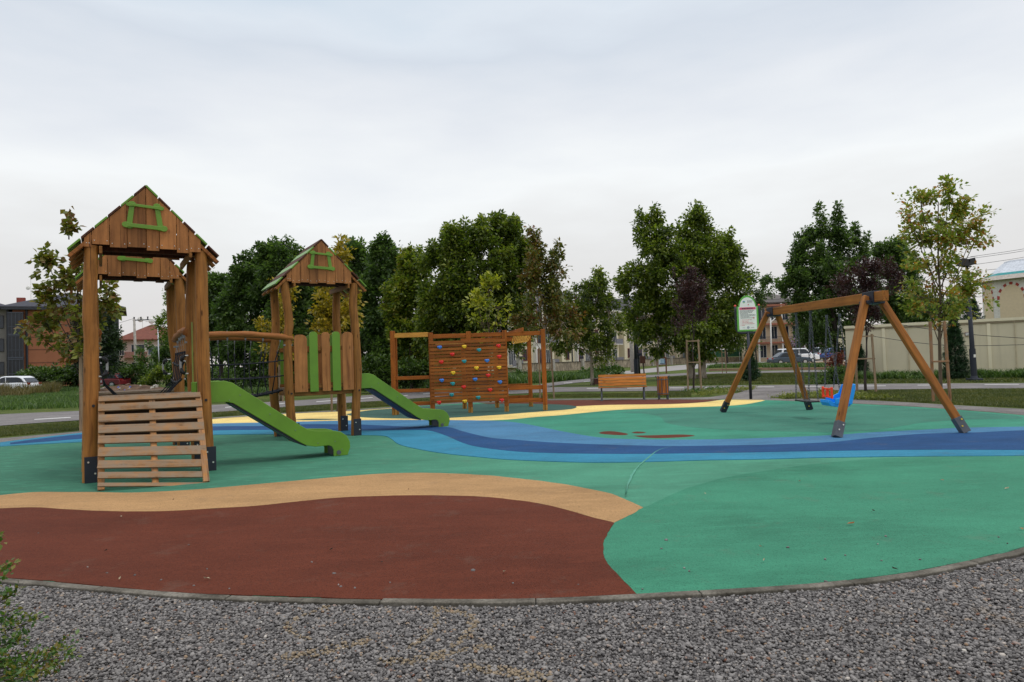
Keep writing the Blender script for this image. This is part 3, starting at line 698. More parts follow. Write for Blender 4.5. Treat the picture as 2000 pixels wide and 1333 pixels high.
cst = [[(.065, -.02, 0), (.02, 0, .6), (.0, 0, 1.2), (.0, 0, 2.0), (.03, 0, 2.35), (-.05, 0, 3.13)],
       [(-.055, -.02, 0), (-.02, 0, .6), (.03, 0, 1.3), (.0, 0, 2.2), (-.03, 0, 2.7), (.01, 0, 3.13)],
       [(.03, 0, 0), (-.05, 0, .9), (-.05, 0, 1.6), (.02, 0, 2.3), (-.01, 0, 3.13)],
       [(.03, 0, 0), (.02, 0, .8), (.0, 0, 1.8), (-.05, 0, 2.4), (-.02, 0, 3.13)]]
bst = [[(-.03, 0, 0), (0, 0, 1.5), (0, 0, 3.13)], [(.02, 0, 0), (-.03, 0, 1.2), (.03, 0, 2.1), (.0, 0, 3.13)],
       [(0, 0, 0), (.02, 0, 1.5), (0, 0, 3.13)], [(.03, 0, 0), (.06, 0, 1.2), (-.03, 0, 2.2), (-.05, 0, 3.13)]]
t1 = tower("play_tower", "nearest wooden play tower, tall gabled roof, pallet ramp leaning at its front", TA, 1, False, False, True, std)
t2 = tower("play_tower", "wooden play tower seen through the front tower, joined by rope bridges", TB, 2, False, False, False, bst)
t3 = tower("play_tower", "farther wooden play tower with brown and green picket fence and green slide", TC, 3, True, True, True, cst, 1.02)
# little green board and grab handles on the front tower
MB().box((.655, .40, 1.65), (.018, .05, 1.05)).build("edge_board", m_plain("lime_board", S(112, 122, 50), .5), t1, .004)
def handle(parent, x, y, z0, z1, out):
    mb = MB(); pts = [(x, y, z0), (x+out[0]*.5, y+out[1]*.5, z0+.0), (x+out[0], y+out[1], z0+.06), (x+out[0]*1.08, y+out[1]*1.08, (z0+z1)/2), (x+out[0], y+out[1], z1-.06), (x+out[0]*.5, y+out[1]*.5, z1), (x, y, z1)]
    mb.tube(smooth_line(pts[1:-1], 4), .017, 8); o = mb.build("grab_handle", GREYPL, parent, 0, True)
    for z in (z0, z1):
        s_ = 1 if z == z0 else -1
        MB().tube([(x+out[0]*.45, y+out[1]*.45, z), (x+out[0]*.9, y+out[1]*.9, z+s_*.03), (x+out[0], y+out[1], z+s_*.09)], [.026, .03, .022], 8).build("end_cap", BLACKP, o, 0, True)
        bolt1(o, (x, y, z), (out[0]*.45, out[1]*.45, 0), .012)
handle(t1, .60, .46, 1.38, 1.66, (-.10, 0)); handle(t1, -.60, .46, 1.38, 1.66, (.11, 0))
handle(t2, .60, .50, 1.38, 1.66, (-.12, 0)); handle(t3, -.60, -.50, 1.30, 1.6, (-.06, .04))

MB().box((0, -.50, .79), (1.22, .03, .50)).build("front_board", m_wood("dark_front_board", S(52, 34, 24), S(34, 22, 16), 0, .85), t1, .003)
# ------------------------------------------------------------------ pallet ramp
rp = thing("pallet_ramp", "weathered grey slatted pallet ramp leaning against the nearest play tower", "ramp", (0, 0, 0))
tl_, tr_ = TA+TU*-.585+TV*-.665, TA+TU*.635+TV*-.665
gl0, gr0 = G(193, 960), G(408, 943)
TLv, TRv = Vector((tl_[0], tl_[1], 1.10)), Vector((tr_[0], tr_[1], 1.10)); BLv, BRv = Vector((gl0[0], gl0[1], .03)), Vector((gr0[0], gr0[1], .03))
nrm_r = (TRv-TLv).cross(BLv-TLv).normalized()
if nrm_r.y > 0: nrm_r = -nrm_r
def rpt(a, b): return TLv.lerp(TRv, a).lerp(BLv.lerp(BRv, a), b)
for k, a in enumerate((.02, .505, .98)):
    part_beam("stringer", rpt(a, .0)-nrm_r*.05, rpt(a, 1.0)-nrm_r*.05, .05, .075, m_wood("stringer_wood", S(170, 118, 66), S(108, 72, 42), 2, .8, grey=.4), rp, tuple((TRv-TLv).normalized()))
sl_b = [(575, 612), (635, 685), (715, 768), (795, 852), (875, 932), (962, 1028), (1062, 1118), (1150, 1195), (1228, 1262)]
rr = random.Random(9)
y0_, y1_ = 575, 1262
# position down the ramp from height seen: solve b for each slat edge
def solve_b(ypx):
    lo, hi = -.02, 1.02
    for _ in range(30):
        m_ = (lo+hi)/2; q = np.array(rpt(0, m_))-EYE; z = q@fw; yy = 666.5-F_PX*(q@up)/z
        if yy < ypx: lo = m_
        else: hi = m_
    return (lo+hi)/2
for i, (a, b) in enumerate(sl_b):
    ba, bb = solve_b(620+a/3.7025), solve_b(620+b/3.7025)
    bm = (ba+bb)/2; wd = (rpt(0, bb)-rpt(0, ba)).length
    p0, p1 = rpt(-.005+rr.uniform(-.004, .004), bm+rr.uniform(-.002, .002)), rpt(1.005+rr.uniform(-.006, .006), bm+rr.uniform(-.003, .003))
    yd = (rpt(0, 1)-rpt(0, 0)).normalized()
    x = (p1-p0).normalized(); z = nrm_r; y = z.cross(x)
    o = MB().box((0, 0, 0), ((p1-p0).length, wd, .024)).build("slat", WOODG, rp, .003)
    o.matrix_local = Matrix.Translation((p0+p1)/2) @ Matrix((x, y, z)).transposed().to_4x4()

# ------------------------------------------------------------------ rope bridges
def arch(p0, p1, rise, n=12, side=(0, 0, 0)):
    p0, p1, s_ = np.array(p0, float), np.array(p1, float), np.array(side, float)
    return [p0+(p1-p0)*k/n+np.array([0, 0, rise*4*(k/n)*(1-k/n)])+s_*4*(k/n)*(1-k/n) for k in range(n+1)]
def sag(p0, p1, drop, n=12): return arch(p0, p1, -drop, n)
def rope_bridge(name, label, loc, rz, L):
    """local x runs along the bridge from 0 to L; handrails at y=+-.60"""
    t = thing(name, label, "rope bridge", loc, rz, "rope net bridges between the play towers")
    t.location.z = 0
    for s_ in (-1, 1):
        pts = arch((-.12, s_*.60, 2.02), (L+.12, s_*.60, 2.00), .075, 14, (0, s_*.03, 0))
        mb = MB(); mb.tube(pts, [.062+.006*math.sin(i*1.7) for i in range(len(pts))], 10); hr = mb.build("handrail", WOODX, t, 0, True)
        st = MB(); rp_ = MB(); kn = MB()
        fl = sag((0, s_*.22, .98), (L, s_*.22, .98), .10, 12)
        m1 = sag((0, s_*.56, 1.56), (L, s_*.56, 1.58), .05, 12); m2 = sag((0, s_*.52, 1.30), (L, s_*.52, 1.28), .05, 12)
        for line, rr_ in ((m1, .013), (m2, .013), (fl, .018)): rp_.tube([tuple(q) for q in line], rr_, 6)
        nv = 6
        for k in range(nv):
            st = MB(); f_ = (k+.75)/(nv+.5); i = min(11, max(0, int(f_*12))); fr = f_*12-i
            ip = lambda l: l[i]*(1-fr)+l[i+1]*fr
            x = -.12+(L+.24)*f_; zt = 2.01+.075*4*f_*(1-f_)
            top = np.array([x, s_*.62, zt-.06])
            st.tube([top+np.array([0, 0, .02]), top-np.array([0, 0, .05])], [.018, .014], 8)
            a1, a2, a3 = ip(m1), ip(m2), ip(fl)
            # short chain, then rope
            cb = top*.45+a1*.55
            for c in range(5):
                q0 = top-np.array([0, 0, .05])+(cb-top+np.array([0, 0, .05]))*c/5; q1 = top-np.array([0, 0, .05])+(cb-top+np.array([0, 0, .05]))*(c+.9)/5
                st.tube([q0, q1], .003 if c % 2 else .005, 5)
            st.build("chain", NETSTEEL, hr)
            rp_.tube([cb, cb-np.array([0, 0, .05]), a1, a2, a3], [.02, .012, .011, .011, .011], 6)
            for a in (a1, a2): kn.ball(a, .022, 6, 5)
            kn.ball(a3, .035, 6, 5)
        off_ = len(rp_.v); rp_.v += kn.v; rp_.f += [tuple(i+off_ for i in f) for f in kn.f]; rp_.m += [1]*len(kn.f)
        rp_.build("rope_net", [ROPE, BLACKP], t, 0, True)
    fm = MB()
    for s_ in (-.12, 0, .12): fm.tube([tuple(q) for q in sag((0, s_, .98), (L, s_, .98), .12, 12)], .022, 6)
    for k in range(13):
        x = L*(k+.5)/13; z = .98-.11*4*(k+.5)/13*(1-(k+.5)/13)
        fm.tube([(x, -.24, z+.01), (x, 0, z-.015), (x, .24, z+.01)], .018, 6)
    fm.build("rope_floor", ROPE, t, 0, True)
    for xx in (-.03, L+.03):
        for s_ in (-1, 1):
            for z in (1.58, 1.30): MB().tube([(xx-.04, s_*.56, z), (xx+.04, s_*.56, z)], .012, 8).build("steel_connector", STEEL, t)
            MB().box((xx, s_*.60, 1.87), (.16, .05, .03)).build("steel_bracket", NETSTEEL, t)
    return t
rope_bridge("rope_bridge", "black rope net bridge with two arched wooden handrails between the two rear towers", TB+TU*.72, TH, 3.27-1.44)
rope_bridge("rope_bridge", "black rope net bridge running straight back behind the front tower's deck", TA+TV*.62, TH+math.pi/2, 3.11-1.24)

# ================================================================== CLIMBING FRAME
cf = thing("climbing_frame", "orange wooden climbing frame with slatted board wall and coloured holds", "climbing frame", (-3.38, 19.33, 0))
def CP(x, y, z): return (x, y, z)
XS = [0, 1.08, 2.15, 3.17, 4.26]
def cpost(x, y, h, w=.125, split=True, z0=.16):
    p = part_beam("post", (x, y, z0), (x, y, h), w, w, WOODC, cf, (0, 1, 0))
    mb = MB()
    for s_ in (-1, 1):
        for q in (-1, 1): mb.box((s_*.038, q*.038, -z0/2+.003), (.05, .05, z0-.004))
    mb.box((0, 0, -z0/2), (.06, .06, z0-.01))
    mb.build("foot", WOODCT, p, .006)
for i, x in enumerate(XS):
    cpost(x, 0, 2.30 if i not in (0,) else 2.38)
RY = 1.75
for x in (1.86, 2.86, 3.90): cpost(x, RY, 2.12)
cpost(0.035, .14, 2.24, .11)
pb = lambda n_, a, b, w, h, m=WOODC, bev=.006: part_beam(n_, a, b, w, h, m, cf, (0, 0, 1), bev)
pb("top_beam", (XS[1]-.04, -.005, 2.19), (XS[4]-.065, -.005, 2.19), .05, .12)
pb("top_beam", (.06, .0, 2.25), (XS[1]-.07, .0, 2.25), .11, .13, m_wood("pale_pine", S(190, 134, 58), S(140, 92, 34), 2))
pb("top_beam", (1.80, RY-.07, 2.10), (3.97, RY-.07, 2.10), .05, .13)
pb("top_board", (1.05, RY-.3, 2.0), (1.90, RY-.3, 2.0), .14, .03, WOODCT)
for z in (1.04, .68, .31): pb("rail", (.065, 0, z), (XS[1]-.065, 0, z), .045, .10)
for z in (.66, .30): pb("rail", (XS[3]+.07, 0, z), (XS[4]-.065, 0, z), .045, .12)
for z in (.66, .30): pb("rail", (2.92, RY, z), (3.84, RY, z), .045, .12)
pb("rail", (1.0, RY, .28), (1.8, RY, .28), .045, .03, WOODCT)
pb("top_beam", (3.70, -.10, 2.30), (3.10, RY-.05, 2.22), .05, .12)
# wall boards
nb = 18; z0, z1 = .30, 2.06; mb = MB(); rr = random.Random(5)
for k in range(nb):
    zz = z0+(z1-z0)*(k+.5)/nb; hh = (z1-z0)/nb-.017
    jx = rr.uniform(-.004, .004)
    mb.box(((XS[1]+XS[3])/2+jx, -.085, zz), (XS[3]-XS[1]+.06, .035, hh-rr.uniform(0, .004)))
wallb = mb.build("board_wall", WOODCX, cf, .003)
HC = {'R': m_plain("red_hold", S(205, 30, 28), .4, var=.08), 'B': m_plain("blue_hold", S(48, 118, 205), .4, var=.08), 'Y': m_plain("yellow_hold", S(232, 184, 34), .4, var=.08), 'G': m_plain("teal_hold", S(20, 140, 150), .4, var=.08)}
HN = {'R': 'red', 'B': 'blue', 'Y': 'yellow', 'G': 'teal'}
meshes = {}
def hold_mesh(c):
    if c in meshes: return meshes[c]
    out = [(-.062, .03), (-.045, .042), (-.01, .046), (.03, .05), (.058, .038), (.064, .01), (.05, -.022), (.028, -.045), (.0, -.05), (-.022, -.03), (-.05, -.012)]
    vs = [(a, 0, b) for a, b in out]+[(a*.86, -.03, b*.86) for a, b in out]+[(a*.5, -.048, b*.5+.002) for a, b in out]+[(.004, -.05, 0)]
    n = len(out); fs = [tuple(range(n-1, -1, -1))]
    for L_ in range(2): fs += [(L_*n+i, L_*n+(i+1) % n, (L_+1)*n+(i+1) % n, (L_+1)*n+i) for i in range(n)]
    fs += [(2*n+i, 2*n+(i+1) % n, 3*n) for i in range(n)]
    mb = MB(); mb.add(vs, fs, 0); mb.tube([(-.022, -.045, .012), (-.022, -.055, .012)], .011, 8, True, 1); mb.tube([(.024, -.044, .016), (.024, -.055, .016)], .011, 8, True, 1)
    o = mb.build("climbing_hold", [HC[c], BLACKP], None, 0, False); meshes[c] = o.data; bpy.data.objects.remove(o); return meshes[c]
HOLDS = "658,328,B 925,320,Y 1297,313,R 1085,357,G 795,404,R 1304,428,R 676,488,R 924,480,G 1172,473,B 1058,552,Y 1303,547,Y 804,605,Y 1185,633,R 680,687,B 1043,676,B 1313,705,B 800,723,G 919,759,R 1205,791,R 788,843,G 1077,873,G 652,929,R 931,914,Y 1332,902,R"
for h in HOLDS.split():
    a, b, c = h.split(','); x, y = 740+float(a)/5.555, 620+float(b)/5.555
    q = Y(x, y, 19.33-.105)
    o = bpy.data.objects.new("climbing_hold", hold_mesh(c)); COL.objects.link(o); o.parent = cf
    o.location = (q[0]+3.38, -.103, q[2]); o.scale = (1.1, .75, 1.0); o['label'] = HN[c]+" climbing hold bolted to the board wall"
# hanging coil
mb = MB()
for k in range(9):
    c = Vector((3.46+.055*k*.9, .25+.10*k, 2.05+.008*k)); ring = []
    for q in range(15):
        a = 2*math.pi*q/14; ring.append(c+Vector((math.cos(a)*.055-.0*1, .02*math.cos(a), math.sin(a)*.13))+Vector((math.sin(a)*.05, 0, 0)))
    mb.tube(ring, .012, 6, False)
mb.build("rope_coil", m_plain("yellow_rope", S(205, 158, 70), .7), cf, 0, True)

# ================================================================== SWING
sw = thing("swing_frame", "wooden A-frame swing stand with long top beam and black brackets", "swing frame", (6.2, 13.9, 0))
o_ = np.array([6.2, 13.9, 0])
BN, BF = np.array([6.30, 11.45, 2.31]), np.array([6.16, 16.4, 2.39])
def bpt(f): return BN+(BF-BN)*f
part_beam("top_beam", BN-o_, BF-o_, .115, .175, WOODS, sw)
fA, fB, fC, fD = G(1634, 856), G(1887, 847), G(1411, 806), G(1582, 801)
def swleg(foot, apex, pale=False):
    foot = np.array([foot[0], foot[1], 0.]); d_ = np.array(apex)-foot; L = np.linalg.norm(d_); d_ /= L
    p = part_beam("leg", foot+d_*.03-o_, apex-o_, .118, .11, WOODS, sw, (0, 1, 0), .02)
    z = Vector(d_); x = Vector((0, 1, 0)).cross(z).normalized(); y = z.cross(x)
    f_ = MB().box((0, 0, .12), (.130, .122, .27)).build("steel_foot", NAVY if foot[1] > 14 else DARKSTEEL, p, .004)
    for bx_, bz_ in ((.03, .20), (-.02, .10)): bolt1(f_, (bx_, -.061, bz_), (0, -.011, 0), .012, YELLOWM if foot[1] > 14 or foot[0] > 7 else BOLT)
    return p
apN = bpt(.085); apF = bpt(.94)
swleg(fA, apN+np.array([-.10, 0, .02])); swleg(fB, apN+np.array([.12, -.02, .0])); swleg(fC, apF+np.array([-.10, 0, .0])); swleg(fD, apF+np.array([.12, 0, -.05]))
for ap in (apN, apF):
    mb = MB(); mb.box(Vector(ap-o_)+Vector((0, -.0, -.005)), (.15, .36, .215)); mb.box(Vector(ap-o_)+Vector((0, 0, -.085)), (.30, .30, .06))
    mb.build("bracket", NAVY, sw, .008)
def chain(mb, p0, p1, pitch=.052, r=.0075):
    p0, p1 = Vector(p0), Vector(p1); L = (p1-p0).length; n = max(2, int(L/pitch)); z = (p1-p0)/L
    x = z.orthogonal().normalized(); y = z.cross(x)
    for k in range(n):
        c = p0+z*(L*(k+.5)/n); a = x if k % 2 else y; a = (a*.9+(y if k % 2 else x)*.3).normalized(); h = L/n*.66; w = .0165; ring = []
        for q in range(9):
            t_ = 2*math.pi*q/8; ring.append(c+z*math.cos(t_)*h+a*math.sin(t_)*w)
        mb.tube(ring, r*.8, 4, False)
def beam_pt(x, y):  # point under the beam seen at pixel column x
    best = min(range(0, 401), key=lambda i: abs((lambda q: 1000+F_PX*((q-EYE)@rt)/((q-EYE)@fw))(bpt(i/400))-x)); return bpt(best/400)-np.array([0, 0, .11])
# flat seat swing
h1, h2 = beam_pt(1554, 620), beam_pt(1582, 612)
mid = (h1+h2)/2
fs_ = thing("flat_swing", "flat black rubber swing seat on four steel chains", "swing", (mid[0], mid[1], .37))
base = np.array([mid[0], mid[1], .37])
seat = MB(); hl = abs(h1[1]-h2[1])/2
seat.box((0, 0, 0), (.26, 2*hl-.02, .03)); seat.build("seat", BLACKP, fs_, .008)
for hp in (h1, h2):
    for dx in (-.10, .10):
        m = MB(); chain(m, hp-base, np.array([dx*1.0, hp[1]-mid[1], .02])*np.array([1, .93, 1])); m.build("chain", CHAINM, fs_)
    MB().box(Vector(hp-base)+Vector((0, 0, .015)), (.05, .04, .06)).build("hanger", DARKSTEEL, fs_)
# toddler seat: faces -x
h3, h4 = beam_pt(1612, 600), beam_pt(1640, 592); mid = (h3+h4)/2; base = np.array([mid[0]+.0, mid[1], .38])
tod = thing("toddler_swing", "blue plastic toddler swing seat with red front guard on chains", "swing", base)
BLUEP = m_plain("blue_plastic", S(30, 142, 222), .35, var=.04); REDP = m_plain("red_plastic", S(232, 62, 24), .35, var=.04)
hw = .20
mb = MB()
prof = [(-.30, .11), (-.31, .05), (-.26, -.02), (-.12, -.045), (.06, -.06), (.20, -.04), (.27, .04), (.33, .30), (.345, .42), (.31, .43), (.27, .30), (.20, .08), (.10, .035), (-.08, .03), (-.18, .05), (-.26, .10)]
mb.prism(prof, -hw, hw, lambda a, b, t: (a, t, b))
mb.build("seat_shell", BLUEP, tod, .014, False)
for s_ in (-1, 1):
    MB().prism([(-.16, .02), (.24, .0), (.33, .30), (.345, .42), (.25, .40), (.16, .22), (-.02, .15), (-.16, .13)], 0, .03, lambda a, b, t, s_=s_: (a, s_*(hw+.002)+s_*t, b)).build("side_wall", BLUEP, tod, .01)
mb = MB()
for y_ in (-hw, hw): mb.beam((-.22, y_, .13), (-.22, y_, .37), .05, .045)
for z_ in (.16, .33): mb.beam((-.22, -hw, z_), (-.22, hw, z_), .045, .035)
mb.beam((-.22, 0, .16), (-.22, 0, .33), .07, .035, (0, 1, 0))
mb.build("front_guard", REDP, tod, .010)
for hp in (h3, h4):
    s_ = 1 if hp[1] > mid[1] else -1; hb = hp-base
    for e in ((-.17, s_*.20, .37), (.20, s_*.22, .30)):
        m = MB(); chain(m, hb, e); m.build("chain", CHAINM, tod)
    MB().box(Vector(hb)+Vector((0, 0, .015)), (.05, .04, .06)).build("hanger", DARKSTEEL, tod)
tod.scale = (.80, .92, .92)
# ================================================================== SIGN, BENCH, BIN
q = G(1467, 780)
sg = thing("notice_sign", "green edged playground notice board with rounded top on a dark post", "sign", (q[0], q[1], 0), R(-6))
SW_, SZ0, SZ1 = .285, 2.16, 2.93
MB().tube([(0, 0.03, 0), (0, 0.03, 2.2)], .045, 12).build("post", NAVY, sg, 0, True)
SX = .0
fr = MB(); fr.tube(smooth_line([(SX-.36, .02, 2.90), (SX-.36, .02, 2.4), (SX-.35, .02, 2.18), (SX-.27, .02, 2.08), (SX, .02, 2.07), (SX+.27, .02, 2.08), (SX+.35, .02, 2.18), (SX+.36, .02, 2.4), (SX+.36, .02, 2.92)], 3), .032, 8)
fr.build("tube_frame", NAVY, sg, 0, True)
for s_ in (-1, 1): MB().ball((SX+s_*.36, .02, 2.925), .036, 8, 6).build("end_cap", m_plain("red_cap", S(215, 80, 70), .5), sg, 0, True)
def arch_out(w, z0, zs, rr_, n=14, wa=None):
    wa = wa or w
    return [(-w, z0), (w, z0), (w, zs)]+[(wa*math.cos(math.pi*k/n), zs+rr_*math.sin(math.pi*k/n)) for k in range(n+1)]+[(-w, zs)]
MB().prism(arch_out(.325, 2.12, 2.90, .34, wa=.27), -.02, -.012, lambda a, b, t: (SX+a, t, b)).build("green_board", m_plain("sign_green", S(100, 178, 74, 1.0), .45, var=.03), sg, .003)
MB().prism(arch_out(.268, 2.17, 2.88, .30, wa=.235), -.026, -.0202, lambda a, b, t: (SX+a, t, b)).build("notice_panel", m_plain("sign_white", S(222, 226, 222), .4, var=.03), sg)
MB().box((SX, -.028, 2.83), (.50, .004, .075)).build("title_band", m_plain("sign_pink", S(205, 90, 120), .4, var=.03), sg)
TXT = m_plain("sign_ink", S(60, 60, 66), .5); TXR = m_plain("sign_red_ink", S(190, 60, 70), .5)
rr = random.Random(2)
def textline(mb, x0, x1, z, h=.012, y=-.0295):
    x = x0
    while x < x1-.01:
        w = rr.uniform(.012, .05); w = min(w, x1-x); mb.box((SX+x+w/2, y, z), (w, .002, h)); x += w+.010
ink = MB(); textline(ink, -.17, .17, 2.83, .034, -.0315)
for k, (a, b) in enumerate(((-.23, .2), (-.23, .17), (-.23, .14), (-.23, .02), (-.22, .23), (-.22, .23), (-.22, .05), (-.22, .18))): textline(ink, a, b, 2.765-.033*k)
textline(ink, -.0, .17, 3.07, .009); textline(ink, 0, .17, 3.045, .009); textline(ink, 0, .14, 3.02, .009); textline(ink, -.17, -.09, 2.23, .008); textline(ink, .08, .18, 2.23, .008)
ink.build("lettering", TXT, sg)
ink = MB()
for k, b in enumerate((.11, .02, .14, .2, -.1)): textline(ink, -.18, b, 2.475-.042*k); ink.box((SX-.215, -.0295, 2.475-.042*k), (.014, .002, .014))
ink.build("red_lettering", TXR, sg)
mb = MB(); mb.tube([(SX-.10, -.027, 3.035), (SX-.10, -.031, 3.035)], .038, 14); mb.build("round_logo", m_plain("logo_blue", S(70, 120, 170), .5), sg)
mb = MB(); mb.tube([(SX-.10, -.031, 3.02), (SX-.10, -.033, 3.02)], .02, 12); mb.build("round_logo", m_plain("logo_lime", S(170, 205, 90), .5), sg)
mb = MB(); mb.tube([(SX+.0, -.027, 2.235), (SX, -.031, 2.235)], .042, 12); mb.build("grey_seal", m_plain("seal_grey", S(150, 155, 165), .5), sg)
bolt1(sg, (SX+.18, -.027, 2.53), (0, -.004, 0), .022, TXR, "red_mark"); bolt1(sg, (SX+.03, -.027, 2.95), (0, -.004, 0), .018, TXR, "red_mark")
# bench
q0, q1 = G(1173, 783), G(1265, 782); ang = math.atan2(q1[1]-q0[1], q1[0]-q0[0])
c = (q0+q1)/2
be = thing("park_bench", "orange slatted park bench with grey cast legs beside the litter bin", "bench", (c[0], c[1]+.18, 0), ang*.4)
BW = 1.60
for x in (-.70, .70):
    mb = MB()
    mb.tube(smooth_line([(x, -.27, 0), (x, -.23, .16), (x, -.12, .32), (x, .0, .38)], 4), [.028]*13, 8)
    mb.tube(smooth_line([(x, .26, 0), (x, .22, .16), (x, .12, .32), (x, .0, .38)], 4), [.028]*13, 8)
    mb.beam((x, -.22, .41), (x, .2, .39), .05, .05); mb.beam((x, .18, .40), (x, .31, .84), .05, .04)
    mb.tube([(x, -.28, 0), (x, -.28, .02)], .05, 8)
    mb.build("leg", DARKSTEEL, be, .004)
st_ = MB()
for k in range(4): st_.box((0, -.20+.115*k, .445-.006*k), (BW, .10, .035))
st_.build("seat", WOODB, be, .006)
bk = MB()
for k in range(4):
    z = .52+.098*k; y = .205+.030*k
    bk.box((0, y, z), (BW, .03, .086), Matrix.Rotation(R(-14), 3, 'X'))
bk.build("backrest", WOODB, be, .006)
# bin
q = G(1297, 781)
bn = thing("litter_bin", "slatted wooden litter bin with grey steel frame right of the bench", "litter bin", (q[0], q[1]+.1, 0))
sl_ = MB()
for k in range(20):
    a = 2*math.pi*(k+.5)/20; M = Matrix.Rotation(a, 3, 'Z'); sl_.box((math.cos(a)*.165, math.sin(a)*.165, .46), (.022, .042, .60), M)
sl_.build("slats", WOODBZ, bn, .003)
fr = MB()
for z in (.20, .66): 
    ring = [(math.cos(a)*.185, math.sin(a)*.185, z) for a in [2*math.pi*k/20 for k in range(21)]]; fr.tube(ring, .014, 6, False)
for a in (.5, 1.2, 2.0, 2.7, 3.6, 4.3, 5.1, 5.8):
    fr.beam((math.cos(a)*.185, math.sin(a)*.185, .18), (math.cos(a)*.185, math.sin(a)*.185, .70), .02, .02)
for s_ in (-1, 1):
    fr.beam((s_*.14, -.05, 0), (s_*.14, -.05, .2), .05, .05); fr.beam((s_*.14, .05, 0), (s_*.14, .05, .2), .05, .05)
    fr.tube([(s_*.18, 0, .70), (s_*.21, 0, .76), (s_*.25, 0, .77)], .018, 6); fr.tube([(s_*.14, -.1, .70), (s_*.16, -.12, .76), (s_*.19, -.14, .775)], .018, 6)
fr.box((0, 0, .172), (.30, .12, .03))
fr.build("steel_frame", DARKSTEEL, bn, .002)
MB().tube([(0, 0, .19), (0, 0, .70)], .15, 16).build("liner", BLACKP, bn)
# ================================================================== LEAVES AND TREES
def leaf_quads(P, A, N_, L, W):
    """P base points, A unit axis, N_ unit normal, sizes L, W -> folded diamond leaves"""
    B = np.cross(A, N_); B /= np.linalg.norm(B, axis=1, keepdims=True)+1e-9
    tip = P+A*L[:, None]; m = P+A*(L*.45)[:, None]
    l = m+B*(W*.5)[:, None]+N_*(W*.16)[:, None]; r_ = m-B*(W*.5)[:, None]+N_*(W*.16)[:, None]
    V = np.stack([P, l, tip, r_], 1).reshape(-1, 3); n = len(P); i = (np.arange(n)*4)[:, None]
    Fc = np.concatenate([i+np.array([[0, 2, 1]]), i+np.array([[0, 3, 2]])], 1).reshape(-1, 3)
    return V, Fc
def unit(a): return a/(np.linalg.norm(a, axis=-1, keepdims=True)+1e-9)
def sprig_leaves(O, D, L, n, size, spread, rs, droop=.35, aspect=.55):
    """leaves set along short twigs"""
    k = len(O); t_ = rs.uniform(.0, 1.0, (k, n)); side = unit(rs.normal(size=(k, n, 3)))
    P = O[:, None]+D[:, None]*(L[:, None]*t_)[:, :, None]+side*(spread*rs.uniform(.2, 1, (k, n)))[:, :, None]
    A = unit(side*.8+D[:, None]*.7+np.array([0, 0, -droop])+rs.normal(size=(k, n, 3))*.35)
    N_ = unit(np.array([0, 0, 1.0])+rs.normal(size=(k, n, 3))*.6)
    N_ = unit(N_-A*np.sum(N_*A, -1, keepdims=True))
    s_ = size*rs.uniform(.65, 1.25, (k, n))
    return leaf_quads(P.reshape(-1, 3), A.reshape(-1, 3), N_.reshape(-1, 3), s_.ravel(), (s_*aspect).ravel())
